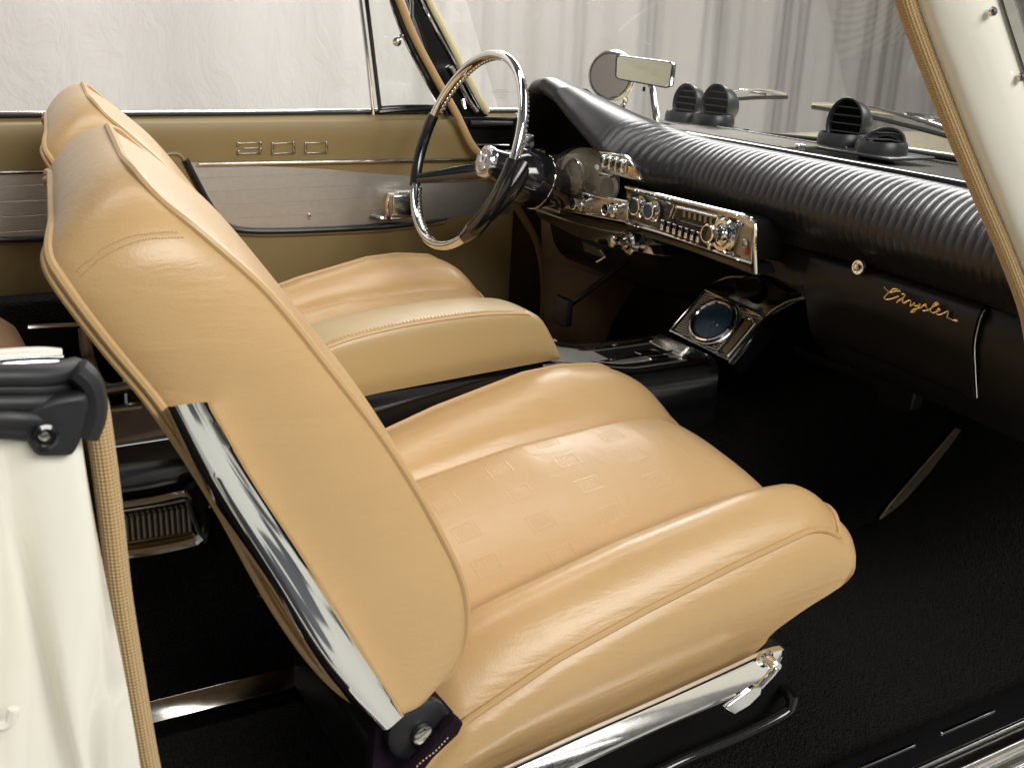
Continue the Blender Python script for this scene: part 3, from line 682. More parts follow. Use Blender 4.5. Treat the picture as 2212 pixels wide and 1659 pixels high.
# hood beyond the windscreen
rows = []
for k in range(40):
    t = k/39; r = []
    for j in range(40):
        y = -.88+1.76*j/39; xs = 1.735-.62*min(1, abs(y/.74))**3.2; x = xs+(4.1-xs)*t; z = .974+.012*math.sin(math.pi*min(1, t*1.6))-.05*t-.12*abs(y/.88)**5+.02*math.exp(-((y)/.12)**2)*smooth(t*4)-.03*smooth((t-.6)/.4)
        r.append((x, y, z-.012))
    rows.append(r)
hood = MB().grid(rows).build('bonnet', cream_t, car); so = hood.modifiers.new('s', 'SOLIDIFY'); so.thickness = .006

# ---------------------------------------------- dashboard
def sec_pts(Y, pts, n=26): return cr_([at(x, y, Y=Y) for x, y in pts], n)
# lateral stations: cowl edge, shoulder, crest, nose, lower, bottom
st_ = []
def zc(Y): return .985+.012*Y
# pad sections in car coordinates (x, z)
def pad_section(Y):
    # hood rises over the instruments
    h = math.exp(-((Y-.50)/.17)**2)*(1 if Y < .50 else 1); h = max(0, h)
    h = h if Y < .5 else math.exp(-((Y-.50)/.11)**4)
    zt = .992+.006*Y
    k = .0
    cow = (1.185-.030*max(0, -Y-.3)/.4, zt-.004+.035*h)
    if Y > .06:
        w_ = smooth((Y-.06)/.20)
    else: w_ = 0
    plain = [cow, (1.150, zt+.004), (1.110, zt-.006), (1.078, zt-.032), (1.064, zt-.066), (1.074, zt-.095), (1.098, zt-.118), (1.115, zt-.140)]
    lipz = itp(Y, [(.05, .915), (.12, .935), (.20, .957), (.252, .976), (.30, .998), (.373, 1.033), (.43, 1.063), (.49, 1.080), (.53, 1.072), (.56, 1.045), (.58, 1.0), (.59, .95)])
    p2 = itp(Y, [(.05, .996), (.15, 1.004), (.25, 1.018), (.32, 1.031), (.46, 1.058), (.53, 1.070), (.59, 1.05)]); p0 = itp(Y, [(.05, .989), (.25, .998), (.33, 1.001), (.45, 1.018), (.55, 1.032)])
    hood = [(cow[0], p0), (1.145, (p0+p2)/2+.004), (1.10, p2), (1.045, (p2+lipz)/2+.010), (1.010, lipz+.001), (1.000, lipz-.016), (1.015, lipz-.030), (1.10, lipz-.045)]
    P = np.array(plain)*(1-w_)+np.array(hood)*w_
    if Y < -.35:   # near end sweeps back slightly
        P[:, 0] -= .03*smooth((-Y-.35)/.35)
    return P
Ys = np.linspace(.59, -.715, 1100); rows = []
for Y in Ys:
    P = cr_(pad_section(Y), 40)
    rib = (1-smooth((Y-.16)/.14)); ph = (Y*math.pi/.0165)
    amp = .0015*rib
    T = np.gradient(P, axis=0); N = np.stack([T[:, 1], -T[:, 0]], 1); N /= np.linalg.norm(N, axis=1)[:, None]+1e-9
    if N[12, 1] < 0: N = -N
    r = []
    for k, (x, z) in enumerate(P):
        f = k/39; env = math.sin(math.pi*min(1, max(0, (f-.02)/.98)))**.35*(1-.55*smooth((f-.5)/.2))*(.35+.65*smooth((f-.08)/.16))
        # ribs lean: phase slides along the section
        d = amp*env*(abs(math.sin(ph+f*.5))**.6-.6)
        r.append((x+N[k, 0]*d, Y, z+N[k, 1]*d))
    rows.append(r)
dash = MB().grid(rows).build('dashboard', blackv, car, angle=180)
tag(dash, 'black ribbed padded dashboard with hooded instruments')
so = dash.modifiers.new('s', 'SOLIDIFY'); so.thickness = .003; so.offset = 0
# metal face below the pad (passenger side), glove box
def face(Y0, Y1, pts, name, m, par, ny=10, ends=True, rec=0):
    mb = MB(); c = cr_(pts, 24); rows = [[(x-(.03*smooth((-Y-.35)/.35))+rec*math.exp(-(Y/.19)**4)*smooth((.80-z)/.05), Y, z) for x, z in c] for Y in np.linspace(Y0, Y1, ny)]
    mb.grid(rows)
    if ends: mb.f.append(tuple(range(0, 24))); mb.f.append(tuple(range((ny-1)*24, ny*24)))
    return mb.build(name, m, par)
face(.60, -.715, [(1.16, .89), (1.118, .852), (1.105, .84), (1.10, .80), (1.112, .76), (1.13, .70), (1.17, .66), (1.30, .63), (1.6, .62)], 'dash_panel', blackm, dash, 60, rec=.11)
face(-.24, -.585, [(1.117, .852), (1.098, .848), (1.0925, .838), (1.090, .80), (1.102, .76), (1.118, .715), (1.128, .706), (1.14, .706)], 'glove_box_door', blackm, dash, 12)
gb = [(1.0965, .846), (1.0905, .838), (1.088, .80), (1.100, .76), (1.116, .715)]
for Yk in (-.587,): MB().tube(cr_([(x-.016, Yk, z) for x, z in gb], 20), .0012, 6).build('panel_edge', chrome_s, dash)
lk = at(1855, 578, X=1.09)
MB().lathe([(.001, 0), (.012, 0), (.0125, .004), (.011, .007), (.009, .007), (.0085, .004), (.006, .004), (.0055, .012), (.001, .013)], lk+np.array([0.004, 0, 0]), (-1, 0, .05), 28).build('glove_box_lock', chrome, dash)
# gold script, traced as pen strokes
def zP(x, y): return (2100+x*567/1568)*.8294, (600+y*567/1568)*.8294
sc = [[(560, 410), (580, 430), (600, 450), (650, 440), (682, 442), (670, 430), (630, 426), (600, 445), (572, 470), (560, 488), (575, 500), (610, 497), (645, 485), (668, 475)],
      [(690, 462), (712, 463), (705, 478), (680, 500), (652, 520)], [(660, 512), (680, 500), (698, 496), (692, 512), (700, 526), (716, 520)],
      [(716, 520), (735, 510), (752, 508), (752, 530), (748, 545), (765, 540)], [(765, 540), (782, 522), (780, 545), (800, 545), (822, 528), (812, 550), (790, 575), (768, 592), (752, 590), (775, 572), (820, 562)],
      [(820, 562), (850, 540), (866, 535), (858, 548), (872, 562), (868, 578), (842, 582), (880, 578)], [(880, 578), (920, 548), (955, 530), (945, 522), (920, 535), (902, 560), (895, 585), (915, 596), (930, 592)],
      [(930, 592), (955, 580), (965, 568), (950, 570), (935, 590), (945, 608), (970, 608), (985, 600)], [(985, 600), (1010, 590), (1020, 582), (1025, 595), (1018, 612), (1015, 630), (1040, 640), (1070, 655), (1094, 655), (1085, 648), (1060, 650)]]
mb = MB()
for s in sc:
    mb.tube(cr_([at(*zP(x, y), X=1.070)+np.array([0.0, 0, 0]) for x, y in s], 40), .0015, 6)
mb.build('maker_script', goldm, dash)
# small hinge tabs low on the dash and under-dash bracket
MB().tube([at(2085, 853, X=1.13), at(2108, 862, X=1.12), at(2125, 853, X=1.13)], .003, 6).build('hinge_tab', chrome_d, dash)
mb = MB(); mb.prism([at(x, y, X=1.26) for x, y in [(1820, 790), (1985, 810), (1965, 890), (1900, 880), (1880, 830), (1715, 770), (1710, 745)]], (.03, 0, 0)); mb.build('under_dash_bracket', blackm, dash, bevel=.004)
# cowl top: grille deck, chrome strip, defroster pods
cowl = MB(); rows = []
for x, z in cr_([(1.20, .970), (1.28, .972), (1.40, .966), (1.60, .958), (1.72, .952)], 20): rows.append([(x-.62*abs(y/.74)**3.2*(x-1.2)/.52, y, z) for y in np.linspace(.72, -.72, 40)])
cowl.grid(rows); cw = cowl.build('cowl_top', mat('dark_bronze_cowl', (.06, .054, .042), .28, .3, var=(20, .15)), car)
so = cw.modifiers.new('s', 'SOLIDIFY'); so.thickness = .004
sy = np.linspace(.66, -.70, 30)
MB().tube([(1.216-.03*smooth((-y-.35)/.35), y, .985+.003*y) for y in sy], .0135, 12, flat=.8).build('cowl_roll', blackp, cw)
for y in (.12, -.02): pass
MB().tube([(1.70-.62*abs(y/.74)**3.2, y, .962) for y in sy], .007, 10).build('windscreen_seal', rubber, cw)
MB().box(at(1728, 318, Z=.99), (.02, .012, .012), None, .003).build('seal_joiner', chrome, cw)
# speaker grille
g0, g1, g2, g3 = at(1600, 270, Z=.972), at(1815, 305, Z=.972), at(1735, 330, Z=.976), at(1505, 285, Z=.976)
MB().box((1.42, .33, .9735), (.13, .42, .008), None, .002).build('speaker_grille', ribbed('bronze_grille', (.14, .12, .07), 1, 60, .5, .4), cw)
MB().box((1.49, .33, .9745), (.008, .5, .010), None, .002).build('grille_edge', blackp, cw)
# pods
def pod(px_, py_, Z, r, tilt, closed=False, name='defroster_pod'):
    c = at(px_, py_, Z=Z); ring = MB().lathe([(r*1.12, -.006), (r*1.12, .004), (r*1.10, .016), (r*1.02, .024), (r*.96, .022), (r*.93, .004)], c, (0, 0, 1), 36, cap=False)
    o = ring.build(name, blackvent, cw)
    MB().prism([c+np.array(k) for k in [(-r*1.5, -r*1.35, -.004), (r*1.4, -r*1.35, -.004), (r*1.4, r*1.35, -.004), (-r*1.5, r*1.35, -.004)]], (0, 0, .004)) 
    # scoop: sphere cut by a plane facing the cabin
    f = np.array([-math.cos(tilt), -.08 if not closed else -.25, math.sin(tilt)]); f /= np.linalg.norm(f); a = np.cross(f, (0, 0, 1)); a /= np.linalg.norm(a); b = np.cross(f, a)
    cc = c+np.array([0, 0, .012+(.0 if closed else .030)]); rows = []
    for k in range(20):
        th = math.radians(90)*k/19
        rows.append([cc+r*(math.cos(th)*(math.cos(q)*a*.98+math.sin(q)*b*(1.0 if closed else 1.12)))-f*r*math.sin(th)*(.5 if closed else 1.55) for q in np.arange(36)*2*math.pi/36])
    sc_ = MB().grid(rows, False, True).build('pod_scoop', blackvent, cw); so = sc_.modifiers.new('s', 'SOLIDIFY'); so.thickness = .003
    rim = MB().tube([cc+r*(math.cos(q)*a*.98+math.sin(q)*b*(1 if closed else 1.12)) for q in np.arange(48)*2*math.pi/48], .0022, 8, closed=True).build('pod_rim', blackvent, cw)
    mb = MB()
    for j in range(-2, 3):
        hgt = j*r*.36; wd = r*.98*math.sqrt(max(.05, 1-(hgt/(r*1.05))**2)); p = cc+b*hgt-f*.004
        mb.tube([p-a*wd, p-a*wd*.3+f*(.006 if closed else 0), p+a*wd], .0016, 6, flat=1)
    mb.build('pod_louvres', blackvent, cw)
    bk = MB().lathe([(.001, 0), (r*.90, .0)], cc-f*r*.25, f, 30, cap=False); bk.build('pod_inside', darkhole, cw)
pod(1476, 262, .975, .042, .05); pod(1540, 268, .978, .045, .05); pod(1818, 312, .978, .046, .05); pod(1902, 330, .976, .046, .75, True)
for (x, y, wx, wy) in ((1515, 272, .17, .22), (1865, 326, .17, .27)):
    c = at(x, y, Z=.973); MB().box((c[0]-.01, c[1], .9735), (wx*.75, wy, .006), None, .002).build('pod_base_plate', blackvent, cw)

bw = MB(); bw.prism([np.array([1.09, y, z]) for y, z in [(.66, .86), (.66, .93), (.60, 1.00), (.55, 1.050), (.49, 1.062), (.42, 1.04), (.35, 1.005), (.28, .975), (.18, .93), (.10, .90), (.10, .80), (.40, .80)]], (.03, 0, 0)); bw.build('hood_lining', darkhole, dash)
hs = MB().grid([[(x, .600-.012*math.sin(k*.5), z) for x in np.linspace(1.0+.02*k/8, 1.18, 8)] for k, z in enumerate(np.linspace(.99, .86, 9))]).build('hood_side', blackv, dash)
sw_ = MB().grid([[(x, .765-.10*smooth((x-1.35)/.4), z) for x in np.linspace(1.06, 1.80, 20)] for z in np.linspace(.24, .935, 10)]).build('side_lining', kick, car)
# ---- instruments: driver's cluster, radio panel
PX = 1.02
def P2(x, y, X=PX): return at(x, y, X=X)
cl = MB(); cl.prism([P2(x, y, 1.05) for x, y in [(1180, 335), (1300, 318), (1385, 380), (1370, 440), (1200, 420)]], (.03, 0, 0)); clus = cl.build('instrument_housing', blackp, dash, bevel=.004)
# dished satin face under the dome
dc = P2(1262, 385, 1.03)
rows = []
for k in range(12):
    th = k/11*math.pi/2
    rows.append([dc+np.array([-.055*math.sin(th)+.01, 0, 0])+np.array([0, -math.cos(q)*.112*math.cos(th), math.sin(q)*.062*math.cos(th)-math.cos(q)*.004]) for q in np.arange(48)*2*math.pi/48])
MB().grid(rows, False, True).build('instrument_dome', lens, dash)
rows = [[dc+np.array([.012, -math.cos(q)*.110*s, math.sin(q)*.060*s]) for q in np.arange(48)*2*math.pi/48] for s in (1, .02)]
MB().grid(rows, False, True).build('instrument_backplate', mat('gauge_backplate', (.62, .57, .47), .45, .2), dash)
gc = P2(1246, 381, 1.015)
MB().lathe([(.036, 0), (.036, .008), (.033, .011), (.031, .008), (.001, .006)], gc, (-1, 0, .1), 40).build('speedometer', mat('speedometer_face', (.50, .46, .39), .4, .2), dash)
MB().tube([gc+np.array([-.010, math.cos(q)*.0345, math.sin(q)*.0345]) for q in np.arange(48)*2*math.pi/48], .0016, 6, closed=True).build('speedometer_ring', chrome, dash)
MB().tube([gc+(-.011, 0, 0), gc+(-.011, .018, .018)], .0009, 5).build('needle', red_m, dash)
g2 = P2(1318, 408, 1.015)
MB().lathe([(.026, 0), (.026, .006), (.023, .008), (.001, .006)], g2, (-1, 0, .1), 32).build('fuel_gauge', mat('fuel_face', (.22, .21, .18), .3, .3), dash)
# toggle cluster upper right
def plate(cs, X, m, name, th=.01, bevel=.002, par=None): return MB().prism([at(x, y, X=X) for x, y in cs], (th, 0, 0)).build(name, m, par or dash, bevel=bevel)
plate([(1291, 327), (1348, 336), (1372, 360), (1381, 390), (1350, 385), (1300, 372), (1296, 350)], .985, chrome_d, 'switch_panel')
for k in range(4):
    c = at(1306+k*13.2, 350+k*3.5, X=.978); MB().box(c, (.014, .009, .026), None, .003).build('toggle_switch', chrome if k != 2 else chrome_s, dash)
    MB().box(c+np.array([-.0075, 0, .004]), (.002, .0055, .012), None, .001).build('switch_lens', blackp, dash)
plate([(1294, 373), (1318, 378), (1315, 386), (1292, 382)], .975, chrome_s, 'indicator_block', .012)
plate([(1357, 360), (1370, 366), (1376, 384), (1360, 380)], .983, goldm, 'indicator_lens', .004, .0005)
# lower chrome strip with knobs
plate([(1196, 448), (1211, 410), (1357, 436), (1354, 478)], 1.0, chrome_d, 'lower_switch_strip', .02)
plate([(1150, 425), (1212, 440), (1208, 462), (1150, 445)], 1.005, chrome_s, 'lower_switch_strip', .02)
MB().tube([at(1211, 410, X=.997), at(1357, 436, X=.997)], .0025, 8).build('strip_edge', chrome, dash)
MB().tube([at(1196, 449, X=.997), at(1354, 479, X=.997)], .002, 8).build('strip_edge', chrome, dash)
def knob(x, y, X, r, l, m=chrome, name='knob', capm=blackp):
    c = at(x, y, X=X); ax = (-1, 0, .08)
    MB().lathe([(r*1.25, 0), (r*1.25, l*.15), (r*.8, l*.2), (r*.8, l*.6), (r, l*.66), (r, l*.97), (r*.92, l), (r*.8, l)], c, ax, 28, cap=False).build(name, m, dash)
    MB().lathe([(r*.82, l*.96), (r*.7, l*.97), (.001, l*.99)], c, ax, 24).build('knob_cap', capm, dash)
knob(1256, 442, 1.0, .0115, .022); knob(1326, 454, 1.0, .0115, .022)
# centre (heater + radio) panel
Q = [P2(1356, 406), P2(1627, 474), P2(1620, 568), P2(1356, 479)]
plate([(1353, 404), (1612, 468), (1628, 478), (1629, 490), (1622, 572), (1353, 481)], 1.012, chrome_d, 'radio_panel', .012, .002)
plate([(1356, 407), (1610, 472), (1622, 480), (1624, 490), (1616, 566), (1356, 478)], 1.026, blackm, 'radio_housing', .075, .002)
MB().tube(cr_([P2(1352, 404, 1.008), P2(1480, 436, 1.008), P2(1600, 465, 1.008), P2(1622, 472, 1.008), P2(1631, 485, 1.008), P2(1631, 530, 1.008), P2(1633, 590, 1.02)], 60), .0032, 8).build('panel_molding', chrome, dash)
MB().tube(cr_([P2(1353, 481, 1.008), P2(1436, 506, 1.008), P2(1620, 568, 1.008)], 30), .0028, 8).build('panel_molding', chrome, dash)
for a, b in (((1458, 443), (1436, 503)), ((1552, 468), (1530, 538)), ((1596, 484), (1574, 546))):
    MB().tube([at(*a, X=1.006), at(*b, X=1.006)], .0028, 8).build('panel_divider', chrome, dash)
MB().tube([at(1458, 447, X=1.008), at(1552, 470, X=1.008)], .0022, 8).build('radio_trim', chrome_s, dash)
plate([(1362, 412), (1456, 446), (1436, 500), (1362, 474)], 1.009, mat('heater_face', (.10, .095, .08), .2, .6), 'heater_panel', .006, .001)
knob(1383, 447, 1.005, .0165, .016, chrome, 'heater_dial', mat('green_dial', (.03, .05, .035), .25)); knob(1414, 457, 1.005, .0155, .016, chrome, 'heater_dial', mat('blue_dial', (.05, .08, .12), .25))
plate([(1464, 452), (1546, 474), (1541, 494), (1456, 470)], 1.009, mat('radio_dial_glass', (.055, .05, .03), .12, .2), 'radio_dial', .006, .0005)
for k in range(6):
    c = at(1478+k*11.5, 462.5+k*3.1, X=1.0075); MB().box(c, (.001, .0065, .011), None, 0).build('dial_mark', mat('dial_mark', (.25, .20, .13), .5) if k == 0 else bpy.data.materials['dial_mark'], dash, smooth=False)
MB().tube([at(1470, 478, X=1.0075), at(1540, 496, X=1.0075)], .0006, 5).build('dial_mark', bpy.data.materials['dial_mark'], dash)
for k in range(7):
    c = at(1441+k*12.9, 487.5+k*4.35, X=1.0)
    MB().box(c, (.022, .0092, .022), None, .002).build('radio_button', blackp, dash)
    MB().box(c+np.array([-.0118, 0, -.003]), (.002, .0075, .010), None, .0008).build('button_face', chrome, dash)
    MB().box(c+np.array([-.011, 0, .0095]), (.003, .0085, .002), None, .0008).build('button_trim', chrome, dash)
knob(1559, 506, 1.006, .0165, .034, chrome, 'tuning_knob', blackp)
MB().lathe([(.030, 0), (.030, .004), (.026, .008), (.020, .008)], at(1566, 509, X=1.006), (-1, 0, .05), 36, cap=False).build('tuning_ring', chrome, dash)
plate([(1600, 488), (1625, 494), (1618, 560), (1582, 548)], 1.009, mat('switch_face', (.30, .28, .20), .35, .5), 'switch_plate', .005, .0005)
for (x, y, r) in ((1611, 526, .006), (1584, 549, .004)):
    MB().lathe([(r, 0), (r*1.2, .003), (r*.8, .004), (r*.7, .001), (.0005, .001)], at(x, y, X=1.007), (-1, 0, 0), 20).build('switch_ring', chrome_s, dash)
MB().box(at(1613, 544, X=1.006), (.004, .006, .012), None, .001).build('red_mark', red_m, dash)
tc_ = bpy.data.curves.new('reader', 'FONT'); 
# under-panel lip
plate([(1353, 484), (1620, 572), (1630, 596), (1500, 548), (1353, 500)], 1.02, blackp, 'panel_lip', .05, .003)
# ignition / lighter stack below
knob(1352, 523, 1.02, .012, .035, chrome_d, 'ignition_switch', chrome_s)
MB().lathe([(.022, 0), (.022, .010), (.018, .013), (.012, .013)], at(1368, 527, X=1.025), (-1, .1, .05), 30, cap=False).build('ignition_bezel', chrome, dash)
plate([(1370, 515), (1405, 535), (1412, 552), (1380, 545)], 1.03, chrome_d, 'lower_trim_piece', .02)
plate([(1330, 500), (1420, 520), (1430, 556), (1345, 545), (1260, 510)], 1.05, blackp, 'under_dash_cover', .04, .004)
MB().tube(cr_([at(1155, 452, X=1.0), at(1230, 478, X=1.0), at(1320, 500, X=1.0), at(1350, 503, X=1.0)], 20), .002, 6).build('lower_dash_edge', chrome_s, dash)
plate([(1150, 440), (1360, 490), (1430, 530), (1330, 540), (1240, 512), (1160, 470)], 1.03, blackp, 'under_dash_cover', .05, .004)
MB().tube(cr_([at(1298, 542, X=1.0), at(1306, 556, X=.99), at(1290, 566, X=.99)], 8), .003, 6).build('hand_brake_clip', chrome_d, dash)
plate([(1255, 520), (1300, 540), (1306, 560), (1262, 545)], 1.0, blackm, 'fuse_cover', .02)

# ---------------------------------------------- steering wheel and column
WC = np.array([.778, .395, .951]); tl = math.atan2(.132, .371)
wu = np.array([math.sin(tl), 0, math.cos(tl)]); wn = np.array([math.cos(tl), 0, -math.sin(tl)])   # wn points away from the driver, down the column
ws = np.array([0, 1, 0]); RV, RH = .193, .186
def wp(a, rr=1, dn=0): return WC+(wu*math.cos(a)*RV+ws*math.sin(a)*RH)*rr+wn*dn
def arc(a0, a1, n): return [wp(a) for a in np.radians(np.linspace(a0, a1, n))]
# angle measured from the top towards the far side (+Y)
G = [(52, 118), (242, 305)]         # placeholders overwritten below
def ang_of(px_, py_):
    best = None
    for a in np.radians(np.arange(0, 360, 1.0)):
        p = wp(a)-CAM; z = p@CF; d = math.hypot(1106+FOC*(p@CR)/z-px_, 829.5-FOC*(p@CU)/z-py_)
        if best is None or d < best[0]: best = (d, math.degrees(a))
    return best[1]
gl0, gl1 = ang_of(945, 255), ang_of(880, 400)
gr0, gr1 = ang_of(1108, 345), ang_of(1000, 510)
if gr0 < gr1: gr0, gr1 = gr1, gr0
def rim(a0, a1, m, name, r=.0105, wavy=False):
    n = max(8, int(abs(a1-a0)*1.2)); P = arc(a0, a1, n)
    rr = [r]*n if not hasattr(r, '__len__') else list(np.interp(np.linspace(0, len(r)-1, n), np.arange(len(r)), r))
    mb = MB().tube(P, rr, 14)
    if wavy:   # scalloped finger grip behind the rim
        for a in np.arange(a0+2, a1-1, 3.0):
            p = wp(math.radians(a), .985, .010); mb.lathe([(.001, -.004), (.0045, -.003), (.006, 0), (.0045, .004), (.001, .005)], p, wn, 8)
    return mb.build(name, m, None)
sw = rim(gl1, gr1, chrome, 'steering_wheel', .0088, True); sw.parent = car
o = rim(gr0, gl0+360, chrome, 'chrome_rim', .0088, True); o.parent = sw
o = rim(gl0, gl1, blackp, 'black_grip', .0115); o.parent = sw
o = rim(gr1, gr0, blackp, 'black_grip', np.interp(np.arange(max(8, int(abs(gr0-gr1)*1.2))), [0, 12, 45, 80], [.0115, .017, .0145, .0115])); o.parent = sw
hubc = WC+wn*.100-wu*.006
def spoke(p0, p1, r0, r1, fl=.5):
    P = cr_([p0, p0*.66+p1*.34+wn*.003, p0*.33+p1*.67+wn*.004, p1], 20)
    return MB().tube(P, np.linspace(r0, r1, 20), 16, flat=fl, up=wn)
spoke(wp(math.radians(gl1-4), .98), hubc-wn*.010, .0105, .026, .7).build('spoke', blackp, sw)
spoke(wp(math.radians(gr1+14), .98, .006), hubc+wn*.03, .019, .050, .6).build('spoke', blackp, sw)
pA = wp(math.radians(gr1+8), .93, -.004); pB = hubc+(wp(math.radians(gr1+30))-WC)*.30-wn*.004
MB().tube(cr_([pA, (pA+pB)/2-wn*.006+ws*.004, pB], 12), [.001, .003, .0045, .0055, .006, .006, .0055, .005, .004, .003, .002, .001], 10, flat=.35, up=wn).build('spoke_chrome_leaf', chrome, sw)  # chrome leaf on the inner side of the right spoke
MB().lathe([(.001, -.055), (.026, -.055), (.0315, -.053), (.033, -.049), (.033, -.042)], hubc, wn, 40, cap=False).build('hub_ring', chrome, sw)
MB().lathe([(.030, -.043), (.031, -.036), (.033, -.012), (.037, .0), (.03, .01)], hubc, wn, 40).build('hub', blackp, sw)
hf = hubc-wn*.0555
MB().lathe([(.001, -.003), (.014, -.0025), (.016, -.0005), (.021, 0), (.024, -.0015), (.028, 0), (.028, .002)], hf, wn, 36).build('horn_emblem', chrome_s, sw)
mb = MB()
for k in range(24):
    a = k*math.pi/12; mb.tube([hf+(wu*math.cos(a)+ws*math.sin(a))*.0165-wn*.001, hf+(wu*math.cos(a)+ws*math.sin(a))*.0225-wn*.001], .0006, 5)
a_ = [(0, .008), (-.005, .002), (-.002, .001), (-.004, -.007), (0, -.003), (.004, -.007), (.002, .001), (.005, .002)]
mb.prism([hf+ws*x+wu*y-wn*.003 for x, y in a_], -wn*.002); mb.build('emblem_crest', chrome, sw)
colm = MB().lathe([(.030, -.01), (.036, .0), (.052, .022), (.058, .05), (.058, .080), (.050, .105), (.042, .118), (.038, .30)], hubc, wn, 40).build('steering_column', blackp, car)
MB().tube([hubc+wn*.085+(wu*math.cos(q)+ws*math.sin(q))*.0575 for q in np.arange(60)*2*math.pi/60], .0012, 6, closed=True).build('column_ring', chrome, colm)
MB().tube([hubc-wn*.004+(wu*math.cos(q)+ws*math.sin(q))*.0365 for q in np.arange(60)*2*math.pi/60], .0014, 6, closed=True).build('column_ring', chrome, colm)
MB().tube(cr_([hubc+wn*.04+ws*.04, hubc+wn*.035+ws*.11, hubc+wn*.03+ws*.16], 12), .004, 8).build('signal_stalk', chrome, colm)
MB().box(at(1137, 305, X=.93), (.03, .022, .028), None, .005).build('shift_pod', chrome_s, colm)
MB().box(at(1160, 328, X=.95), (.03, .02, .012), None, .003).build('shift_pod', chrome_d, colm)

# ---------------------------------------------- centre console
def cz(x): return .022*smooth((x-.1)/.3)-.036*smooth((x-.68)/.22)
cons = MB(); sc_ = [(-.085, .50), (-.088, .60), (-.082, .632), (-.070, .640), (.070, .640), (.082, .632), (.088, .60), (.085, .50)]
rows = []
for x in np.linspace(-.02, 1.06, 30): rows.append([(x, y, z+cz(x)*(z > .55)) for y, z in cr_(sc_, 30)])
cons.grid(rows); cons.f.append(tuple(range(30))); cons.f.append(tuple(range(29*30, 30*30)))
cn = cons.build('centre_console', blackp, car, angle=40)
# padded armrest lid
rows = []
tp = [(.20, .64), (.235, .70), (.30, .738), (.40, .757), (.53, .764), (.62, .760), (.668, .748), (.70, .705), (.712, .678)]
TP = cr_(tp, 60)
for x, z in TP:
    zb = .632+.022*smooth((x-.1)/.3)+.030*(x-.3)/.7; h = z-zb
    sec = [(-.084, zb), (-.090, zb+h*.3), (-.088, zb+h*.75), (-.083, zb+h*.97), (-.079, z+.001), (-.06, z+.002), (-.02, z+.002), (.02, z-.001), (.036, z-.006), (.042, zb+h*.85), (.046, zb+h*.6), (.042, zb)]
    rows.append(cr_([(x, y, zz) for y, zz in sec], 44))
al = MB().grid(rows); al.f.append(tuple(range(44))); al.f.append(tuple(range(59*44, 60*44))); arm = al.build('armrest', mat('olive_tan_leather', (.47, .335, .155), .36, bump=[('voronoi', 420, .14, .0007), ('wrinkle', 40, .1, .002)], var=(6, .06), coat=.15, coatr=.3), cn, angle=50)
MB().tube([(x, -.0825, z-.002) for x, z in TP[6:50]], .0022, 6).build('armrest_piping', pipingm, cn)
mb = MB()
for k in range(8*3, 49*3):
    p = cr_([(x, -.0775, z+.0022) for x, z in TP[6:50]], 150) if k == 24 else p
    if k % 2 == 0 and k < 148: mb.tube([p[k], p[k+1]], .0008, 4); mb.tube([p[k]+(0, .0035, .0006), p[k+1]+(0, .0035, .0006)], .0007, 4)
mb.build('stitching', thread, cn)
strip((.18, -.096, .50), (.62, -.096, .52), .020, chrome, 'console_side_strip', cn, (0, -1, .15))
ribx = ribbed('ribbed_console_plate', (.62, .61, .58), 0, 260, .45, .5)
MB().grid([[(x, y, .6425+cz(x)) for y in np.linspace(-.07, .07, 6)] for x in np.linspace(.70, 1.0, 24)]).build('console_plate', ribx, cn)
RY = np.eye(3)
MB().box((.915, .005, .629), (.17, .060, .004), RY, .001).build('shift_gate', darkhole, cn)
for y in (-.030, .040): MB().tube([(.83, y, .634), (1.0, y, .634)], .0034, 8).build('gate_rail', chrome, cn)
for y in (-.083, .083): MB().tube([(x, y*.97, .641+cz(x)) for x in np.linspace(.68, 1.04, 14)], .0048, 8, flat=.8).build('console_rail', chrome_d, cn)
c = at(1450, 752, Y=-.01); MB().box(c, (.03, .095, .02), np.array([[.8, 0, -.6], [0, 1, 0], [.6, 0, .8]]), .004).build('ashtray_lid', chrome_s, cn)
MB().box(at(1408, 768, Y=-.02), (.045, .05, .008), RY, .003).build('lighter_plate', chrome, cn)
MB().grid([[(x, y, .6445+cz(x)) for y in (.046, .050, .060, .064)] for x in np.linspace(.72, 1.02, 24)]).build('console_inlay', chrome_s, cn)
MB().grid([[(x, y, .6445+cz(x)) for y in (-.066, -.062, -.052, -.048)] for x in np.linspace(.80, 1.02, 24)]).build('console_inlay', chrome_d, cn)
MB().tube([at(1330, 800, Y=-.04), at(1390, 815, Y=-.06)], .003, 6).build('gate_rail', chrome, cn)
# gauge pod
c4 = [at(1523, 628, Y=.078), at(1655, 684, Y=-.078), at(1578, 788, Y=-.082), at(1449, 712, Y=.082)]
e1 = (c4[1]-c4[0]+c4[2]-c4[3])/2; e2 = (c4[0]-c4[3]+c4[1]-c4[2])/2; nn = np.cross(e1, e2); nn /= np.linalg.norm(nn)
if nn@(CAM-c4[0]) < 0: nn = -nn
cc = sum(c4)/4; e1n = e1/np.linalg.norm(e1); e2n = np.cross(nn, e1n); e2n = e2n if e2n@e2 > 0 else -e2n
L1, L2 = np.linalg.norm(e1), np.linalg.norm(e2)
def gp(u, v, d=0): return cc+e1n*u*L1/2+e2n*v*L2/2+nn*d
gpod = MB(); ro = [gp(-1.04, -1.05, -.002), gp(1.04, -1.05, -.002), gp(1.04, 1.05, -.002), gp(-1.04, 1.05, -.002)]
gpod.prism(ro, -nn*.05); gpo = gpod.build('console_gauge_pod', blackp, cn, bevel=.006)
ring_ = []
for k in range(64):
    q = 2*math.pi*k/64; ring_.append(q)
def quadrows(fn, n=24): return MB().grid([[fn(u, v) for u in np.linspace(-1, 1, n)] for v in np.linspace(-1, 1, n)])
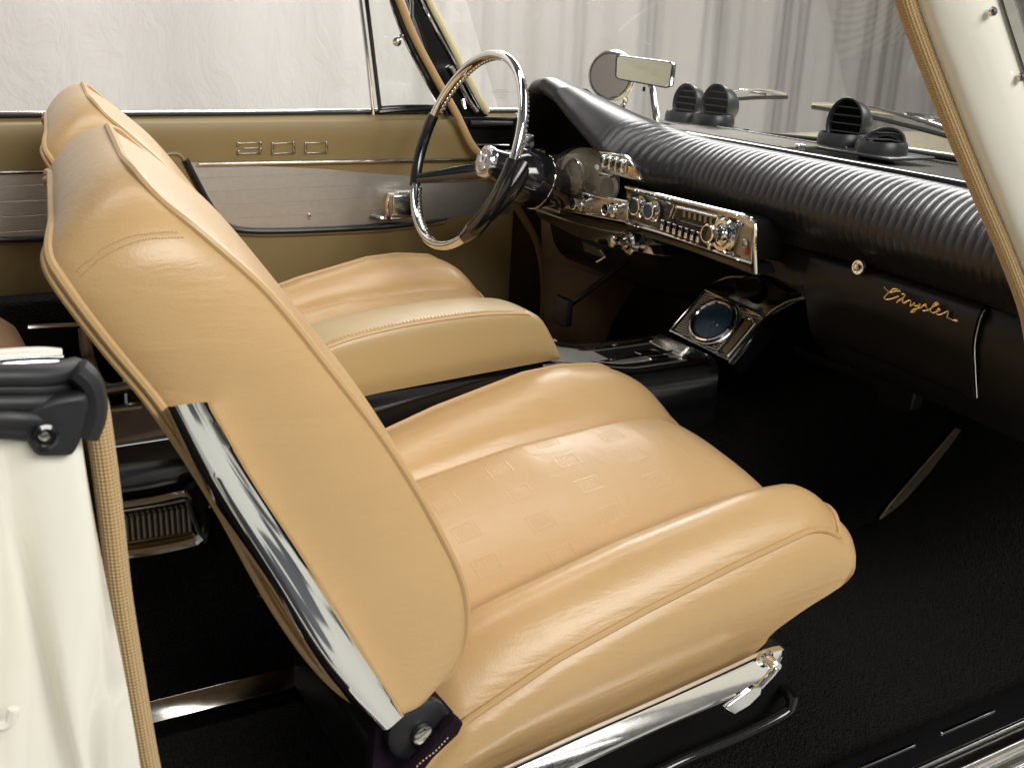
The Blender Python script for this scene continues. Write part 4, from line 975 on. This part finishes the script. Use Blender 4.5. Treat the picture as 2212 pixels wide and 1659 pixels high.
pm = ribbed('ribbed_gauge_plate', (.70, .66, .60), 2, 260, .45, .55)
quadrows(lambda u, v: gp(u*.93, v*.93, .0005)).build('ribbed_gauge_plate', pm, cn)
MB().tube([gp(a, b, .001) for a, b in [(-.98, -.98), (-.98, .98), (.98, .98), (.98, -.98)]], .0042, 8, closed=True).build('gauge_frame', chrome_d, cn)
gR = L1*.27
gcen = gp(-.12, .02, 0)
MB().tube([gcen+nn*.006+(e1n*math.cos(q)+e2n*math.sin(q))*gR for q in ring_], .0052, 10, closed=True).build('gauge_bezel', chrome, cn)
MB().tube([gcen+nn*.002+(e1n*math.cos(q)+e2n*math.sin(q))*gR*1.16 for q in ring_], .004, 8, closed=True).build('gauge_bezel', chrome_s, cn)
MB().lathe([(.001, .003), (gR*.5, .0028), (gR*.98, .002)], gcen, nn, 40, cap=False).build('gauge_face', blue_reflect_m, cn)
MB().lathe([(gR*.98, .003), (gR*.8, .009), (gR*.4, .012), (.001, .013)], gcen, nn, 40, cap=False).build('gauge_glass', lens, cn)
MB().prism([gp(a, b, .004) for a, b in [(.62, -.80), (.80, -.80), (.80, .55), (.70, .66), (.60, .55)]], -nn*.006).build('olive_pocket', olive_m, cn, bevel=.001)
MB().tube([gp(a, b, .004) for a, b in [(.55, -.88), (.88, -.88), (.88, .62), (.72, .74), (.54, .60)]], .0035, 8, closed=True).build('pocket_frame', chrome, cn)
# curved plate up to the dash with round grommet
tpz = [at(1534, 617, X=1.175), at(1580, 598, X=1.19), at(1640, 604, X=1.20), at(1700, 632, X=1.19), at(1741, 637, X=1.17)]
btz = [at(1528, 630, X=1.16), at(1560, 640, X=1.16), at(1600, 658, X=1.165), at(1654, 682, X=1.165), at(1745, 646, X=1.165)]
rows = [cr_([np.array(t_)*(1-k/9)+np.array(b_)*k/9+np.array([0, 0, .008*math.sin(math.pi*k/9)]) for t_, b_ in zip(tpz, btz)], 40) for k in range(10)]
MB().grid(rows).build('console_bridge', mat('smoked_chrome', (.20, .185, .16), .12, 1), cn)
MB().tube(cr_(tpz, 40), .003, 8).build('bridge_molding', chrome_d, cn); MB().tube(cr_(btz[:4], 30), .0028, 8).build('bridge_molding', blackp, cn)
MB().tube(cr_([at(1656, 684, X=1.16), at(1676, 668, X=1.16), at(1705, 652, X=1.16), at(1741, 644, X=1.16)], 20), .0032, 8).build('bridge_molding', chrome_s, cn)
MB().lathe([(.028, .0), (.028, .008), (.022, .010), (.020, .004), (.001, .003)], at(1620, 622, X=1.175), (-.5, -.1, .86), 30).build('grommet', rubber, cn)
# rear end of the console: ash tray with ribbed face
rq = [(250, 1098), (418, 1068), (432, 1100), (438, 1178), (405, 1186), (250, 1212)]
rm = ribbed('ribbed_ashtray_face', (.60, .52, .40), 0, 130, .45, .5)
YR = -.100
ra = MB().prism([at(x, y, Y=YR) for x, y in [(225, 1128), (408, 1096), (418, 1150), (225, 1180)]], (0, .02, 0)).build('rear_ashtray', rm, cn, smooth=False)
def tb(pts, r, m, name, flat=1): return MB().tube(cr_([at(x, y, Y=YR-.006) for x, y in pts], 30), r, 10, flat=flat).build(name, m, cn)
tb([(225, 1098), (330, 1082), (398, 1068), (410, 1076)], .007, chrome, 'rear_console_trim')
tb([(225, 1110), (330, 1094), (402, 1080)], .003, chrome_s, 'rear_console_trim')
tb([(225, 1205), (330, 1192), (420, 1172), (436, 1160)], .009, chrome, 'rear_console_trim')
MB().prism([at(x, y, Y=YR-.002) for x, y in [(225, 1178), (418, 1148), (436, 1160), (424, 1178), (225, 1206)]], (0, .02, 0)).build('rear_console_trim', mat('olive_chrome', (.35, .28, .14), .15, 1), cn, bevel=.002)
tb([(406, 1072), (418, 1110), (434, 1150), (438, 1164)], .006, chrome_d, 'rear_console_trim'); tb([(410, 1050), (436, 1090), (448, 1130), (440, 1170)], .010, blackp, 'rear_console_trim')
MB().tube([at(205, 848, Y=.10), at(300, 832, Y=.10)], .009, 10).build('rear_floor_strip', chrome_d, cn)

# ---------------------------------------------- windscreen glass, mirror, wipers
rows = []
def wsx(y, z): return 1.72-.66*abs(y/.74)**3.2-.62*(z-.955)*(1-.3*abs(y/.74))
for z in np.linspace(.955, 1.40, 16): rows.append([(wsx(y, z), y*(1-.12*(z-.955)), z) for y in np.linspace(-.74, .74, 60)])
wsn = MB().grid(rows).build('windscreen', windglass, car)
mb = MB()
for r_, (ty, n_) in enumerate((((1085, 195), 5), ((1085, 200), 8), ((1083, 206), 6), ((1084, 212), 4))):
    for k in range(n_): p = at(ty[0]-n_*2.6+k*5.2, ty[1], Y=.66); mb.box(p, (.0035, .001, .0015))
mb.build('glass_marking', mat('etched_grey', (.3, .3, .3), .6), wsn, smooth=False)
# rear-view mirror on the dash
mc = at(1391, 155, X=1.22); mn = CAM-mc; 
mx_ = np.array([-.66, -.75, .02]); mx_ /= np.linalg.norm(mx_)
q4 = [at(1332, 120, X=1.222), at(1454, 136, X=1.215), at(1446, 191, X=1.200), at(1330, 170, X=1.205)]
def rrect(c4, n=8, r=.16, d=0):
    out = []
    for (u0, v0), a0 in (((1-r, 1-r*1.6), 0), ((-(1-r), 1-r*1.6), 90), ((-(1-r), -(1-r*1.6)), 180), ((1-r, -(1-r*1.6)), 270)):
        for k in range(n):
            a = math.radians(a0+90*k/(n-1)); u = u0+r*math.cos(a); v = v0+r*1.6*math.sin(a)
            out.append(quad_on(c4, (u+1)/2, (1-v)/2))
    return out
fr = rrect(q4); cen = sum(fr)/len(fr); bd = np.array([.86, .3, .0]); bd /= np.linalg.norm(bd)
rows = [fr, [p+bd*.004+(p-cen)*.03 for p in fr], [p+bd*.014 for p in fr], [cen+(p-cen)*.75+bd*.026 for p in fr], [cen+(p-cen)*.1+bd*.030 for p in fr]]
mir = MB().grid(rows, False, True).build('rear_view_mirror', chrome, car)
mb = MB(); k = len(fr); mb.add([p-bd*.0005+(cen-p)*.03 for p in fr], [tuple(range(k))]); mb.build('mirror_glass', mirror_m, mir, smooth=False)
MB().tube([p-bd*.0005 for p in fr], .0016, 6, closed=True).build('mirror_frame', blackp, mir)
mbase = at(1420, 270, X=1.22)
MB().tube(cr_([cen+bd*.02+np.array([0, 0, -.008]), at(1408, 190, X=1.225), at(1415, 235, X=1.225), mbase], 20), np.interp(np.arange(20), [0, 6, 16, 19], [.006, .0075, .0085, .004]), 10, flat=.8).build('mirror_stem', chrome_s, mir)
MB().lathe([(.020, 0), (.019, .005), (.012, .009), (.005, .011), (.001, .011)], mbase+np.array([0, 0, -.006]), (0, 0, 1), 30).build('mirror_foot', chrome, mir)
MB().box(at(1391, 193, X=1.205), (.006, .005, .010), None, .002).build('mirror_tab', blackp, mir)
# round outside mirror
oc = at(1318, 164, Y=.93); ax = np.array([.80, .50, -.02]); ax /= np.linalg.norm(ax)
om = MB().lathe([(.058, 0), (.060, .006), (.058, .012), (.052, .030), (.035, .048), (.001, .054)], oc, ax, 40).build('side_mirror', chrome, car)
MB().lathe([(.0555, -.001), (.001, -.001)], oc, ax, 40, cap=False).build('mirror_glass', mat('hazy_mirror', (.62, .58, .58), .35, .85), om)
MB().tube([oc+ax*.018+(np.cross(ax, (0, 0, 1))*math.cos(q)+np.array([0, 0, 1])*math.sin(q))*.062 for q in np.arange(40)*2*math.pi/40], .0045, 8, closed=True).build('mirror_frame', chrome_s, om)
MB().tube([oc+ax*.004+(np.cross(ax, (0, 0, 1))*math.cos(q)+np.array([0, 0, 1])*math.sin(q))*.061 for q in np.arange(40)*2*math.pi/40], .0042, 8, closed=True).build('mirror_frame', chrome_s, om)
MB().tube(cr_([oc+ax*.02+np.array([0, 0, -.04]), at(1350, 215, Y=.95), at(1335, 245, Y=.95)], 12), .008, 8).build('mirror_arm', chrome, om)
# wipers
def wiper(blade, arm_, Zs):
    P = [at(x, y, X=X_) for x, y, X_ in blade]
    o = MB().tube(cr_(P, 24), .0045, 6, flat=1.2).build('wiper', mat('wiper_rubber', (.03, .03, .03), .5) if 'wiper_rubber' not in bpy.data.materials else bpy.data.materials['wiper_rubber'], car)
    MB().tube(cr_([p+np.array([0, 0, .008+.012*math.sin(math.pi*i/(len(P)-1))]) for i, p in enumerate(P)], 24), .0040, 6).build('wiper_bridge', chrome_s, o)
    A_ = [at(x, y, X=X_) for x, y, X_ in arm_]; MB().tube(cr_(A_, 24), .0075, 8, flat=.6).build('wiper_arm', chrome, o)
    MB().box(A_[len(A_)//2], (.035, .022, .010), None, .003).build('wiper_joint', chrome_s, o)
    return o
wiper([(1560, 218, 1.78), (1630, 212, 1.78), (1700, 211, 1.78)], [(1510, 200, 1.80), (1560, 203, 1.80), (1610, 197, 1.80), (1660, 204, 1.79)], 0)
wiper([(1755, 232, 1.74), (1850, 247, 1.74), (1960, 272, 1.74), (2110, 312, 1.72)], [(1850, 235, 1.76), (1940, 247, 1.76), (2000, 262, 1.76), (2120, 305, 1.74)], 0)
wiper_extra = MB().tube(cr_([at(1960, 245, X=1.76), at(2010, 252, X=1.76), at(2080, 277, X=1.74)], 12), .003, 6).build('wiper_linkage', chrome_s, car)
